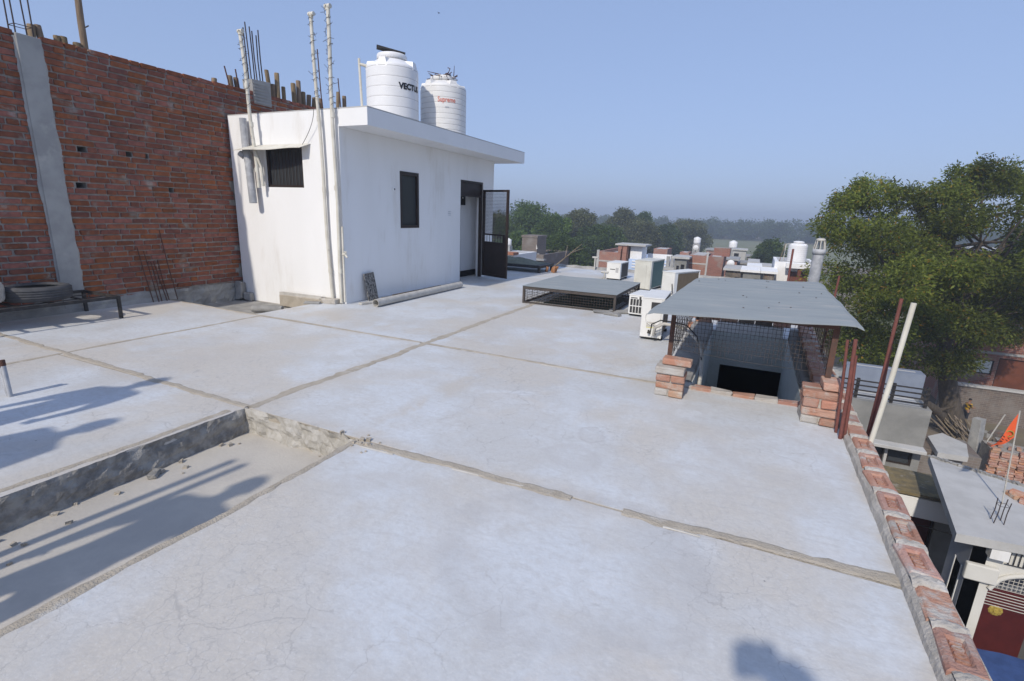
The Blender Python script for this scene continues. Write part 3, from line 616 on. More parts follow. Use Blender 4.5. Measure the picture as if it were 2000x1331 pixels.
for i, (px, py, r_) in enumerate(sorted(SHUT)):
    p = PX(px, py, WX-0.34); rr = 0.036+0.012*random.random()
    b = B(); lean = Vector((random.uniform(-.03, .03), random.uniform(-.06, .06), 0)); q = Vector(p)
    b.tube([q-Vector((0, 0, 1.1))-lean*2, q-Vector((0, 0, 0.4))-lean, q-Vector((0, 0, 0.012)), q], [rr, rr*1.03, rr, rr*0.9], 9)
    tag(b.build('wooden_prop', M['wood']), ORD[i]+' sawn-off wooden prop from the left behind the brick wall top', 'prop', 'shuttering props behind the brick wall')
p = Vector(PX(166, 95, WX-0.34)); b = B(); b.tube([p-Vector((0, 0, 1.2)), p+Vector((0, 0, .3)), p+Vector((0.01, 0.01, .9)), p+Vector((0, 0.0, 1.3))], [0.042, 0.04, 0.036, 0.034], 9)
for zz in (0.25, 0.62): b.tube([p+Vector((0.02, 0.02, zz)), p+Vector((0.03, 0.07, zz+0.04))], 0.008, 5)
tag(b.build('wooden_pole', M['wood']), 'tall weathered wooden pole standing up behind the brick wall near its column', 'pole')
b = B(); b.bx(WX-0.9, WX-0.24, -0.5, 9.6, GROUND, 2.2); tag(b.build('neighbour_building', M['rough']), 'half-built neighbouring block hidden behind the tall brick wall', 'building')
bars('starter_bars', 'six rusty starter bars standing against the foot of the brick wall', [((WX+0.10+0.03*(k % 2), y0, 0.0), (WX+0.06, y1, z1)) for k, (y0, y1, z1) in enumerate(((4.52, 4.42, 0.82), (4.58, 4.50, 0.76), (4.64, 4.58, 0.60), (4.70, 4.62, 0.6), (4.75, 4.68, 0.62), (4.86, 4.76, 1.06)))], 0.0075, 'rust')
# ================================================================ white rooftop room
HX, HY0, HY1 = -5.73, 6.08, 11.05
house = empty('rooftop_room', (-6.9, 8.5, 0), 'white distempered rooftop room with a flat overhanging slab and an open dark door', 'room')
DO = (9.55, 10.55, 0.0, 2.13); WI = (7.50, 8.05, 1.16, 2.13)
b = B(); b.wall((HX, 0, 0), (0, 1, 0), (0, 0, 1), (1, 0, 0), (HY0, HY1), (0.002, 2.63), 0.16, (DO, WI)); b.build('front_wall', M['white'], house)
LW = (-7.30, -6.49, 1.76, 2.37)
b = B(); b.wall((0, HY0-0.001, 0), (1, 0, 0), (0, 0, 1), (0, -1, 0), (-8.10, HX-0.001), (-0.16, 2.868), 0.158, (LW,)); b.build('sunlit_wall', M['white'], house)
b = B(); b.wall((0, HY1-0.16, 0), (1, 0, 0), (0, 0, 1), (0, 1, 0), (-8.10, HX-0.17), (0.002, 2.63), -0.158); b.build('far_wall', M['room'], house)
b = B(); b.wall((-8.10, 0, 0), (0, 1, 0), (0, 0, 1), (-1, 0, 0), (HY0+0.16, HY1), (-0.16, 2.63), -0.12); b.build('back_wall', M['room'], house)
b = B(); b.wall((-6.12, 0, 0), (0, 1, 0), (0, 0, 1), (1, 0, 0), (9.45, HY1-0.17), (0.005, 2.62), 0.1); b.build('stair_partition', M['room'], house)
b = B(); b.bx(-6.118, -6.08, 9.46, 10.86, 0.006, 0.13); b.build('door_sill_step', M['black'], house)
b = B(); b.bx(-8.10, -5.19, HY0+0.16, 11.55, 2.632, 2.868); b.bx(HX+0.001, -5.19, HY0-0.001, HY0+0.159, 2.632, 2.868); rf = b.build('roof_slab', M['fascia'], house)
b = B(); b.bx(-8.10, -5.19, HY0-0.001, 11.55, 2.8685, 2.885); b.build('roof_screed', M['concrete2'], rf)
b = B(); b.bx(-7.32, -6.47, HY0+0.06, HY0+0.09, 1.74, 2.39); b.build('window_pane', M['glass'], house)
wf = B()
for (x0, x1, z0, z1) in ((-7.30, -7.26, 1.76, 2.37), (-6.53, -6.49, 1.76, 2.37), (-7.26, -6.53, 2.33, 2.37), (-7.26, -6.53, 1.76, 1.80)): wf.bx(x0, x1, HY0+0.02, HY0+0.06, z0, z1)
wfo = wf.build('window_frame', M['brown'], house)
for k in range(9):
    b = B(); x = -7.19+k*0.074; b.tube([(x, HY0+0.035, 1.79), (x, HY0+0.035, 2.34)], 0.006, 6); b.build('window_bar', M['brown'], wfo)
fr = B(); y0, y1, z0, z1 = WI
for (a, c, d, e) in ((y0, y0+0.05, z0, z1), (y1-0.05, y1, z0, z1), (y0+0.05, y1-0.05, z1-0.06, z1), (y0+0.05, y1-0.05, z0, z0+0.05)): fr.bx(HX-0.06, HX+0.008, a, c, d, e)
fo = fr.build('window_frame', M['brown'], house)
b = B(); b.bx(HX-0.05, HX-0.035, y0+0.02, y1-0.02, z0+0.02, z1-0.02); b.build('window_pane', M['glass'], fo)
# faint scribbles and an old socket on the shaded wall
b = B(); b.bx(HX+0.0005, HX+0.012, 7.28, 7.35, 1.78, 1.85); so_ = b.build('socket_plate', M['room'], house)
b = B(); b.bx(HX+0.012, HX+0.018, 7.325, 7.345, 1.80, 1.83); b.build('socket_hole', M['acdark'], so_)
b = B()
for k, (yy, zz, ll) in enumerate(((9.06, 1.47, .12), (9.05, 1.435, .13), (9.06, 1.40, .11))):
    for q in range(6): b.bx(HX+0.0006, HX+0.0016, yy+q*ll/6+random.uniform(0, .006), yy+q*ll/6+ll/9, zz-0.008+random.uniform(-.004, .004), zz+0.010)
b.build('faded_scribble', M['greytext'], house)
tv, tf = text_mesh('OSZL', 0.15, 0.001); b = B(); b.add([(-6.117, 9.96+q[0], 1.40+q[1]) for q in tv], tf); b.build('faded_lettering', M['greytext'], house)
# door: frame, transom, hanging valance, open leaf
dr = B(); y0, y1, z0, z1 = DO
for (a, c, d, e) in ((y0, y0+0.045, z0+.004, z1), (y1-0.045, y1, z0+.004, z1), (y0+0.045, y1-0.045, z1-0.045, z1), (y0+.045, y1-.045, 1.80, 1.84)): dr.bx(HX-0.09, HX-0.02, a, c, d, e)
dro = dr.build('door_frame', M['brown'], house)
b = B(); b.bx(HX-0.06, HX-0.05, y0+.03, y1-.03, 1.82, 2.10); b.build('transom_panel', M['brown'], dro)
b = B(); b.bx(HX-0.30, HX-0.29, y0+.02, 10.25, 1.62, 1.83); b.build('valance_board', M['black'], dro)
b = B()
for k in range(7):
    yy = 9.585+k*0.062
    b.add([(HX-0.284, yy, 1.80), (HX-0.284, yy+0.055, 1.80), (HX-0.284, yy+0.0275, 1.765)], [(0, 1, 2)])
b.bx(HX-0.287, HX-0.283, 10.10, 10.15, 1.765, 1.79); b.build('valance_scallop', M['room'], dro)
HG = Vector((HX+0.02, 10.52, 0.05)); EN = Vector((-4.93, 10.24, 0.05)); dv = (EN-HG); DL = dv.length; dv.normalize(); dn_ = Vector((-dv.y, dv.x, 0))
rotd = Matrix(((dv.x, dn_.x, 0), (dv.y, dn_.y, 0), (0, 0, 1)))
leaf = empty('door_leaf', HG-house.location); leaf.parent = house
def lbox(u0, u1, v0, v1, w0=-0.018, w1=0.018):
    b = B(); c = HG+dv*((u0+u1)/2)+dn_*((w0+w1)/2)+Vector((0, 0, (v0+v1)/2)); b.box(c, (u1-u0, w1-w0, v1-v0), rot=rotd); return b
def lpart(name, m, *bs):
    b = B()
    for q in bs: b.add(q.v, q.f)
    return b.build(name, M[m], leaf)
lpart('leaf_stile', 'brown', lbox(0, 0.06, 0, 1.92)); lpart('leaf_stile', 'brown', lbox(DL-0.055, DL, 0, 1.92))
lpart('leaf_rail', 'brown', lbox(0.06, DL-0.055, 1.875, 1.92)); lpart('leaf_rail', 'brown', lbox(0.06, DL-0.055, 0, 0.06)); lpart('leaf_rail', 'brown', lbox(0.06, DL-0.055, 0.93, 0.965))
lpart('leaf_rail', 'brown', lbox(0.06, DL-0.055, 0.76, 0.785)); lpart('leaf_sheet', 'brown', lbox(0.05, DL-0.05, 0.05, 0.77, -0.004, 0.004)); lpart('leaf_sheet', 'brown', lbox(DL-0.16, DL-0.05, 0.77, 0.94, -0.004, 0.004))
lm = B()
for k in range(1, 30): z_ = 0.965+k*0.0305; q = lbox(0.06, DL-0.055, z_-0.0025, z_+0.0025, -0.003, 0.003); lm.add(q.v, q.f)
for k in range(1, 24): u_ = 0.06+k*(DL-0.115)/24; q = lbox(u_-0.0022, u_+0.0022, 0.965, 1.875, -0.003, 0.003); lm.add(q.v, q.f)
for k in range(1, 7): u_ = 0.06+k*(DL-0.2)/7; q = lbox(u_-0.004, u_+0.004, 0.785, 0.93, -0.004, 0.004); lm.add(q.v, q.f)
lm.build('leaf_wire_mesh', M['brown'], leaf)['kind'] = 'stuff'
lpart('leaf_latch', 'iron', lbox(DL-0.05, DL-0.02, 0.90, 0.98, -0.03, 0.03))
# plinth, ledges at the foot of the sunlit wall
b = B(); b.box((-6.55, HY0-0.09, -0.055), (0.95, 0.17, 0.20), jit=0.012); b.build('cement_plinth', M['sand'], house, bevel=0.012)
b = B(); b.box((-6.57, HY0-0.10, 0.065), (0.90, 0.10, 0.035), 0.03, jit=0.008); b.build('plinth_slat', M['pvc'], house)
b = B(); b.box((-5.98, HY0-0.09, 0.035), (0.30, 0.15, 0.085), 0.05, jit=0.012); b.build('plaster_pad', M['parmortar'], house, bevel=0.015)
# tin awning over the small window
b = B(); xs = np.linspace(-7.62, -6.34, 12)
def AW(u, v):
    x = -7.66+u*1.30; sag = 0.015*math.sin(u*9)
    return Vector((x+0.06*(1-v), HY0-0.005-0.30*v*(1-0.45*u), 2.40-0.11*v*(1-0.3*u)+sag*v*.5))
jit_grid(b, AW, 14, 4, 0); aw = b.build('tin_awning', M['pvc2']); tag(aw, 'bent cream tin awning over the small barred window of the white room', 'awning'); md = aw.modifiers.new('s', 'SOLIDIFY'); md.thickness = 0.006
# pipes against the sunlit wall
b = B(); b.tube([(-7.63, 5.99, 2.80), (-7.62, 5.99, 2.36), (-7.60, 5.98, 2.28), (-7.55, 5.96, 2.20), (-7.53, 5.95, 2.12), (-7.49, 5.94, 1.50)], [0.055, 0.055, 0.066, 0.066, 0.062, 0.06], 14, caps=False)
b.tube([(-7.60, 5.93, 2.22), (-7.66, 5.9, 2.27)], [0.05, 0.045], 12); dp = b.build('drain_pipe', M['greypipe']); tag(dp, 'stained grey drain pipe with an elbow ending halfway down the white wall', 'pipe')
def white_pipe(x0, y0, z0, x1, y1, z1, r, label, wire=True, top='tee', wz=2.9, off=0.0):
    root = empty('white_pipe', (x0, y0, z0), label, 'pipe', 'tall white pipes at the corner of the white room')
    a, c = Vector((x0, y0, z0)), Vector((x1, y1, z1)); b = B(); N = 8
    b.tube([a.lerp(c, i/N)+Vector((0.012*math.sin(i*1.3+off), 0, 0)) for i in range(N+1)], r, 12); b.build('shaft', M['pvc2'], root)
    for t in (0.12, 0.42, 0.665): 
        b = B(); q = a.lerp(c, t); d = (c-a).normalized(); b.tube([q-d*0.035, q+d*0.035], r*1.22, 12); b.build('coupling', M['pvc2'], root)
    b = B(); d = (c-a).normalized()
    b.tube([c-d*0.05, c+d*0.02], r*1.28, 12); b.tube([c+Vector((-0.04, 0, 0.0)), c+Vector((0.055, 0, 0.0))], r*1.15, 12); tb = b.build('tee_cap', M['pvc2'], root)
    if wire:
        zr = (wz-z0)/(z1-z0); pts = []
        for i in range(150):
            t = zr+(1-zr)*i/149; q = a.lerp(c, t); an = i*0.42+1.6*math.sin(i*.21+off); rr = r*1.2+0.022*random.random()**2
            pts.append(q+Vector((math.cos(an)*rr, math.sin(an)*rr, random.uniform(-.008, .008))))
        b = B(); b.tube(pts, 0.003, 5)
        for i in range(4, 150, 4):
            q = pts[i]; o_ = (q-a.lerp(c, zr+(1-zr)*i/149)); o_.z = random.uniform(-.03, .03); b.tube([q, q+o_*random.uniform(.5, 1.1)+Vector((0, 0, random.uniform(-.02, .02)))], 0.003, 4)
        b.build('wound_wire', M['mesh'], root)
    return root
white_pipe(-7.33, 5.94, 1.74, -7.44, 5.93, 4.0, 0.027, 'leaning white pipe wound with wire in front of the small barred window', wz=2.9)
white_pipe(-5.975, 6.03, 0.02, -6.07, 6.0, 4.10, 0.024, 'wire-wound white pipe standing left of the room corner, second tallest', off=2)
white_pipe(-5.775, 6.03, 0.02, -5.76, 6.0, 4.16, 0.027, 'tallest wire-wound white pipe standing right at the room corner', off=4)
b = B(); b.tube([(-5.70, 6.02, 0.04), (-5.70, 6.03, 1.2)], 0.016, 8); b.tube([(-5.70, 6.02, 0.78), (-5.62, 6.0, 0.79)], 0.022, 8); b.tube([(-5.64, 6.0, 0.79), (-5.60, 6.0, 0.74)], 0.016, 8); b.box((-5.63, 6.0, 0.825), (0.055, 0.014, 0.012)); b.box((-5.63, 6.0, 0.81), (0.012, 0.012, 0.03))
tag(b.build('wall_tap', M['pvc2']), 'small tap on a thin white riser at the foot of the tallest pipe', 'tap')
b = B(); pts = []
for i in range(13):
    t = i/12; pts.append((-6.10-0.36*t**1.6, 5.98+0.06*t, 2.86-0.5*t+0.0)) 
b.tube(pts, 0.004, 5); tag(b.build('hanging_wire', M['wire']), 'thin wire hanging from the roof edge to the tin awning', 'wire')
b = B(); b.tube([(-7.34, 5.93, 2.30), (-7.28, 5.98, 2.05), (-7.30, 6.0, 1.77)], 0.022, 8); tag(b.build('short_pipe', M['pvc2']), 'short cream pipe beside the left jamb of the small barred window', 'pipe')
# ================================================================ tanks on the roof
def tank(name, c, R_, Ht, nrib, label, m, lugs):
    root = empty(name, c, label, 'water tank')
    prof = [(0.0, 0.0), (R_*0.97, 0.0), (R_, 0.02)]; gz = []
    body = Ht*0.76
    for k in range(nrib):
        z0 = 0.02+(body-0.02)*k/nrib; z1 = 0.02+(body-0.02)*(k+1)/nrib
        prof += [(R_, z0+0.008), (R_, z0+0.016), (R_, z0+0.03), (R_, z1-0.03), (R_, z1-0.016), (R_, z1-0.008), (R_*0.988, z1)]; gz.append(z1)
    prof += [(R_*0.995, body+0.012), (R_*0.97, body+0.05), (R_*0.86, body+Ht*0.06), (R_*0.62, body+Ht*0.115), (R_*0.56, body+Ht*0.125), (R_*0.55, body+Ht*0.13)]
    b = B(); b.lathe(prof, c, 56); bd = b.build('tank_body', M[m], root)
    for z_ in gz:
        b = B(); b.lathe([(R_*0.990, z_-0.007), (R_*0.9935, z_), (R_*0.990, z_+0.007)], c, 56); b.build('rib_groove', M['groove'], bd)
    b = B(); zt = body+Ht*0.12
    b.lathe([(R_*0.50, zt), (R_*0.57, zt+0.005), (R_*0.575, zt+Ht*0.07), (R_*0.55, zt+Ht*0.085), (R_*0.3, zt+Ht*0.11), (0.0, zt+Ht*0.115)], c, 40); ld = b.build('lid', M[m], root)
    b = B(); b.lathe([(R_*0.578, zt+0.01), (R_*0.59, zt+0.016), (R_*0.578, zt+0.022)], c, 40); b.build('lid_strap', M['groove'], ld)
    for t in lugs:
        b = B(); d = Vector((math.cos(t), math.sin(t), 0)); e = Vector((-d.y, d.x, 0)); cc = Vector(c)
        q = [cc+d*(R_*0.58)+Vector((0, 0, body+Ht*0.115)), cc+d*(R_*0.985)+Vector((0, 0, body-0.01)), cc+d*(R_*0.93)+Vector((0, 0, body+Ht*0.105))]
        b.add([q[0]-e*.07, q[0]+e*.07, q[1]+e*.10, q[1]-e*.10, q[2]+e*.055, q[2]-e*.055], [(0, 1, 4, 5), (5, 4, 2, 3), (1, 2, 4), (0, 5, 3), (0, 3, 2, 1)]); b.build('lifting_lug', M[m], bd)
    return root, body
def wrap_text(s, size, c, R_, ang, z_, m, parent, name, rot=0.0, shear=0.0, extra=0.0, sx=1.0):
    tv, tf = text_mesh(s, size, 0.0, shear, extra); b = B()
    vs = []
    for q in tv:
        x, y = q[0]*sx, q[1]; x, y = x*math.cos(rot)-y*math.sin(rot), x*math.sin(rot)+y*math.cos(rot)
        t = ang+x/R_; vs.append((c[0]+R_*math.cos(t), c[1]+R_*math.sin(t), c[2]+z_+y))
    b.add(vs, tf); return b.build(name, M[m], parent)
T1 = (*map(float, PY(767, 180, 8.1)[:2]), 2.886); T2 = (*map(float, PY(866, 200, 9.15)[:2]), 2.886)
t1, bd1 = tank('water_tank', T1, 0.462, 1.30, 6, 'larger white ribbed water tank with black lettering on the room roof', 'tank', [R(a) for a in (-150, -75, 10, 95, 170)])
a1 = math.atan2(0-T1[1], 0-T1[0])
wrap_text('VECTUS', 0.135, T1, 0.466, a1+R(42), 0.68, 'blacktext', t1, 'lettering', extra=0.007, sx=0.95)
b = B(); b.box((T1[0]-0.02, T1[1], T1[2]+1.33), (0.50, 0.22, 0.022), rot=Matrix.Rotation(R(40), 3, 'Z') @ Matrix.Rotation(R(9), 3, 'Y')); tag(b.build('dark_plank', M['iron']), 'dark flat plank lying tilted across the lid of the larger tank', 'plank')
fx, fy = T1[0]-0.42, T1[1]-0.36
b = B(); b.tube([(fx+.03, fy, 2.886), (fx, fy, 3.5), (fx-.02, fy, 4.0), (fx-.02, fy, 4.04)], 0.022, 10); b.tube([(fx-.02, fy, 3.95), (fx+.10, fy+.06, 3.92), (fx+.18, fy+.12, 3.88)], [0.022, 0.03, 0.016], 8)
fp = b.build('filler_pipe', M['pvc2']); tag(fp, 'thin white filler pipe rising beside the larger tank', 'pipe')
b = B(); pts = [Vector((fx-.005+0.03*math.cos(i*0.7), fy+0.03*math.sin(i*0.7), 3.35+i*0.012)) for i in range(50)]; b.tube(pts, 0.004, 5); b.build('wound_wire', M['mesh'], fp).location = -fp.location
t2, bd2 = tank('water_tank', T2, 0.445, 1.14, 9, 'smaller ribbed water tank with faded red lettering and twigs on its lid', 'tank2', [R(a) for a in (-160, -100, -30, 50, 120)])
a2 = math.atan2(0-T2[1], 0-T2[0])
wrap_text('Supreme', 0.125, T2, 0.450, a2+R(8), 0.63, 'redtext', t2, 'lettering', extra=0.001, sx=0.78)
b = B()
for k in range(5):
    t = a2+R(4)+k*0.035; b.add([(T2[0]+0.450*math.cos(t+dx), T2[1]+0.450*math.sin(t+dx), T2[2]+zz) for dx, zz in ((0, .49), (.024, .49), (.024, .515), (0, .515))], [(0, 1, 2, 3)])
b.build('faded_print', M['greytext'], t2)
b = B(); cc = Vector((T2[0], T2[1], T2[2]+1.04))
for k in range(60):
    t = random.uniform(0, 6.28); rr = random.uniform(0.05, 0.24); p = cc+Vector((math.cos(t)*rr, math.sin(t)*rr, random.uniform(0.0, 0.07))); d = Vector((random.uniform(-1, 1), random.uniform(-1, 1), random.uniform(-.15, .2))).normalized()*random.uniform(.08, .24)
    b.tube([p-d, p+Vector((0, 0, .015)), p+d], [0.008, 0.009, 0.004], 5)
b.tube([cc+Vector((0.05, -0.1, 0.05)), cc+Vector((.18, -.1, .12)), cc+Vector((.2, -.08, .19)), cc+Vector((.15, -.08, .21))], 0.009, 6)
tag(b.build('twig_nest', M['rust']), 'tangle of dry twigs heaped on the lid of the smaller tank', 'twigs')
# ================================================================ loose things on the terrace
# iron bed frame with a tyre and a cement sack at the left edge
bed = empty('iron_bed_frame', (-7.95, 2.9, 0), 'low black iron cot frame with bare slats at the foot of the brick wall', 'bed frame')
bx0, bx1, by0, by1, bz = -8.06, -7.26, 1.75, 3.66, 0.255
for (x, y) in ((bx0, by1), (bx1, by1), (bx0, by0), (bx1, by0)):
    b = B(); b.box((x, y, bz/2), (0.035, 0.035, bz), jit=0.001); b.build('leg', M['iron'], bed)
for (x0, x1, y0, y1) in ((bx0-.018, bx0+.018, by0+.018, by1-.018), (bx1-.018, bx1+.018, by0+.018, by1-.018), (bx0-.018, bx1+.018, by0-.018, by0+.018), (bx0-.018, bx1+.018, by1-.018, by1+.018)):
    b = B(); b.bx(x0, x1, y0, y1, bz, bz+0.035); b.build('rail', M['iron'], bed)
for k in range(1, 6):
    y = by0+(by1-by0)*k/6; b = B(); b.bx(bx0+.018, bx1-.018, y-.02, y+.02, bz+0.012, bz+0.024); b.build('slat', M['iron'], bed)
for k in (1, 2):
    x = bx0+(bx1-bx0)*k/3; b = B(); b.bx(x-.012, x+.012, by0+.018, by1-.018, bz+0.003, bz+0.0118); b.build('long_slat', M['iron'], bed)
tc = (-7.66, 3.02, bz+0.036); ty = empty('tyre', tc, 'old dusty car tyre lying flat on the iron cot frame', 'tyre')
R0, hw = 0.315, 0.175
b = B(); b.lathe([(R0*0.66, 0.02), (R0*0.80, 0.0), (R0*0.96, 0.012), (R0, 0.035), (R0*1.005, hw/2), (R0, hw-0.035), (R0*0.96, hw-0.012), (R0*0.80, hw), (R0*0.66, hw-0.02), (R0*0.655, hw-0.028), (R0*0.9, hw*0.75), (R0*0.93, hw/2), (R0*0.9, hw*0.25), (R0*0.655, 0.028), (R0*0.66, 0.02)], tc, 64); tyb = b.build('carcass', M['rubber'], ty)
for k in range(4):
    z_ = 0.045+k*0.028; b = B(); b.lathe([(R0*1.002, z_), (R0*1.018, z_+0.002), (R0*1.018, z_+0.018), (R0*1.002, z_+0.02)], tc, 64); b.build('tread_rib', M['rubber'], ty)
b = B()
def SA(u, v):
    t = u*2*math.pi; ph = (v-0.5)*math.pi; rx, ry, rz = 0.25, 0.30, 0.15; k = 1+0.10*nz3(math.cos(t)*2, math.sin(t)*2, v*4)
    ce = lambda a, e: math.copysign(abs(math.cos(a))**e, math.cos(a)); se = lambda a, e: math.copysign(abs(math.sin(a))**e, math.sin(a))
    return Vector((-7.72+rx*k*ce(ph, .6)*ce(t, .6), 2.42+ry*k*ce(ph, .6)*se(t, .6), bz+0.035+0.15+rz*k*se(ph, .7)))
jit_grid(b, SA, 40, 20, 0); tag(b.build('cement_sack', M['parmortar'], weld=True), 'slumped pale cement sack on the iron cot frame at the picture edge', 'sack')
# short pipe stub on the left bay
st = empty('pipe_stub', (-5.0, 1.68, 0), 'short capped white conduit stub standing on the floor at the left', 'pipe')
for dx, hh in ((-0.016, 0.27), (0.018, 0.285)):
    b = B(); b.tube([(-5.0+dx, 1.68, 0), (-5.0+dx-0.01, 1.68, hh)], 0.016, 10); b.build('conduit', M['greypipe'], st)
    b = B(); b.tube([(-5.0+dx-0.009, 1.68, hh-0.04), (-5.0+dx-0.012, 1.68, hh+0.004)], 0.018, 10); b.build('rusty_cap', M['rust'], st)
# long PVC pipe, granite offcut, sticks by the room
b = B(); b.tube([(-5.18, 6.12, 0.062), (-5.2, 7.4, 0.061), (-5.215, 8.72, 0.062)], 0.0605, 20, caps=False); b.tube([(-5.18, 6.122, 0.062), (-5.2, 7.4, 0.061), (-5.215, 8.718, 0.062)], 0.053, 20, caps=False)
b.add([(-5.18+math.cos(t)*r_, 6.12, 0.062+math.sin(t)*r_) for r_ in (0.053, 0.06) for t in (2*math.pi*k/20 for k in range(20))], [(k, (k+1) % 20, 20+(k+1) % 20, 20+k) for k in range(20)])
tag(b.build('plastic_pipe', M['pvc']), 'long grey plastic pipe lying on the floor along the shaded wall', 'pipe')
b = B(); rg = Matrix.Rotation(R(7), 3, 'Y'); rg = Matrix.Rotation(R(-7), 3, 'Y'); b.box((-5.655, 6.58, 0.227), (0.02, 0.24, 0.45), rot=Matrix.Rotation(R(-9), 3, 'Y') @ Matrix.Rotation(R(3), 3, 'X')); tag(b.build('granite_slab', M['granite'], bevel=0.002), 'mottled dark granite offcut leaning against the shaded wall', 'stone slab')
for (p, q, r_, m_, lb) in (((-5.58, 6.75, 0.014), (-5.52, 7.9, 0.014), 0.013, 'wood', 'thin bamboo stick lying between the wall and the grey pipe'), ((-5.50, 6.62, 0.017), (-5.42, 7.35, 0.017), 0.016, 'greenwall', 'short green stick lying beside the grey pipe'), ((-5.62, 7.1, 0.016), (-5.60, 8.6, 0.016), 0.015, 'wood', 'longest bamboo stick lying along the wall foot')):
    b = B(); b.tube([p, ((p[0]+q[0])/2+.01, (p[1]+q[1])/2, p[2]), q], r_, 7); tag(b.build('stick', M[m_]), lb, 'stick', 'sticks by the shaded wall')
b = B(); b.box((-5.46, 6.28, 0.017), (0.10, 0.30, 0.033), -0.3, jit=0.005); tag(b.build('plank_offcut', M['pvc'], bevel=0.004), 'small pale board offcut on the floor by the granite slab', 'board')
b = B(); b.box((-6.15, 5.78, 0.018), (0.24, 0.09, 0.034), 0.5, jit=0.008); tag(b.build('mortar_slab', M['rough'], bevel=0.006), 'flat cement fragment at the corner of the trough', 'rubble')
b = B(); b.tube([(-6.98, 5.35, -0.105), (-6.55, 5.55, -0.10)], [0.05, 0.055], 12); tag(b.build('drain_piece', M['rough']), 'short cement-crusted pipe piece lying in the sunken trough', 'pipe')
# ---------------------------------------------------------------- air-conditioner outdoor units
def ac_unit(name, c, w_, dpt, h_, rz, label, m, coilm, style):
    """w_ = width of the end panel (local x), dpt = length (local y), fins on the +x side"""
    root = empty(name, (0, 0, 0), label, 'air conditioner', 'outdoor air-conditioner units')
    def pt(nm, mm, *boxes, par=root, bevel=0.0):
        b = B()
        for (x0, x1, y0, y1, z0, z1) in boxes: b.bx(x0, x1, y0, y1, z0, z1)
        return b.build(nm, M[mm], par, bevel=bevel)
    cs = pt('casing', m, (-w_/2, w_/2-0.02, 0, dpt, 0.035, h_-0.012), bevel=0.01)
    pt('top_cover', m, (-w_/2-0.006, w_/2+0.006, -0.006, dpt+0.006, h_-0.014, h_), bevel=0.004)
    for y in (0.12, dpt-0.12): pt('foot', 'iron', (-w_/2-0.01, w_/2+0.01, y-0.02, y+0.02, 0, 0.036))
    pt('condenser_fins', coilm, (w_/2-0.021, w_/2-0.006, 0.10, dpt-0.03, 0.06, h_-0.04))
    pt('corner_post', m, (w_/2-0.02, w_/2, 0.0, 0.10, 0.035, h_-0.014)); pt('corner_post', m, (w_/2-0.02, w_/2, dpt-0.03, dpt, 0.035, h_-0.014))
    fg = B(); fc = (-w_/2-0.012, dpt*0.58, h_*0.5); 
    for r_ in (0.06, 0.12, 0.18, min(0.22, h_*0.42)):
        fg.tube([(fc[0], fc[1]+r_*math.cos(t), fc[2]+r_*math.sin(t)) for t in (2*math.pi*k/24 for k in range(25))], 0.004, 5)
    for k in range(8): t = math.pi*k/8; r_ = min(0.22, h_*0.42); fg.tube([(fc[0], fc[1]-r_*math.cos(t), fc[2]-r_*math.sin(t)), (fc[0], fc[1]+r_*math.cos(t), fc[2]+r_*math.sin(t))], 0.003, 4)
    fg.build('fan_grille', M['acdark'], root)
    if style == 'valve':
        pt('handle_recess', 'acdark', (-0.02, w_/2-0.03, -0.004, 0.02, h_*0.72, h_*0.90))
        b = B(); b.tube([(0.02+0.10*math.cos(t), -0.006, h_*0.55+0.10*math.sin(t)) for t in (R(150)+R(170)*k/16 for k in range(17))], 0.006, 6); b.build('cover_rim', M[m], root)
        pt('rating_label', 'yellow', (-0.06, 0.05, -0.0025, 0.0, h_*0.30, h_*0.31)); pt('label_plate', 'pvc', (-0.06, 0.05, -0.0022, 0.0, h_*0.32, h_*0.44))
        for x, z_ in ((-0.02, 0.11), (0.05, 0.09)):
            b = B(); b.tube([(x, 0.0, z_), (x, -0.05, z_)], 0.016, 8); b.tube([(x, -0.035, z_), (x, -0.035, z_+0.03)], 0.011, 8); b.build('service_valve', M['iron'], root)
    elif style == 'louvre':
        for i in range(4):
            for j in range(2): pt('louvre_slot', 'acdark', (-w_/2+0.025+i*0.047, -w_/2+0.025+i*0.047+0.036, -0.003, 0.01, 0.06+j*h_*0.34, 0.06+j*h_*0.34+h_*0.29))
        pt('handle_recess', 'acdark', (-w_/2+0.03, w_/2-0.09, -0.003, 0.01, h_*0.84, h_*0.88)); pt('handle_recess', 'acdark', (w_/2-0.06, w_/2-0.03, -0.003, 0.01, h_*0.8, h_*0.93))
    elif style == 'slot':
        pt('handle_recess', 'acdark', (-w_*0.18, w_*0.10, -0.003, 0.01, h_*0.80, h_*0.83)); pt('badge', 'groove', (-w_*0.05, w_*0.03, -0.003, 0.0, h_*0.44, h_*0.49))
        pt('panel_step', m, (-w_*0.30, w_*0.22, -0.010, 0.0, 0.05, h_*0.88), bevel=0.004)
    else:
        pt('handle_recess', 'acdark', (-w_*0.25, w_*0.12, -0.003, 0.01, h_*0.60, h_*0.64)); pt('vent_panel', 'groove', (w_*0.16, w_*0.36, -0.003, 0.0, h_*0.45, h_*0.72))
    root.location = c; root.rotation_euler = (0, 0, rz)
    return root
ac_unit('outdoor_unit', (-1.03, 6.35, 0.001), 0.26, 0.78, 0.54, R(3), 'nearest white outdoor unit with valves on its end panel, half under the big tin sheet', 'ac', 'coil', 'valve')
ac_unit('outdoor_unit', (-1.53, 7.80, 0.001), 0.22, 0.62, 0.34, R(-4), 'low white outdoor unit with a louvred end, left of the nearest one', 'ac', 'coil', 'louvre')
ac_unit('outdoor_unit', (-1.33, 9.55, 0.001), 0.26, 0.86, 0.56, R(-24), 'white outdoor unit with brown fins standing behind the big tin sheet', 'ac', 'coil', 'slot')
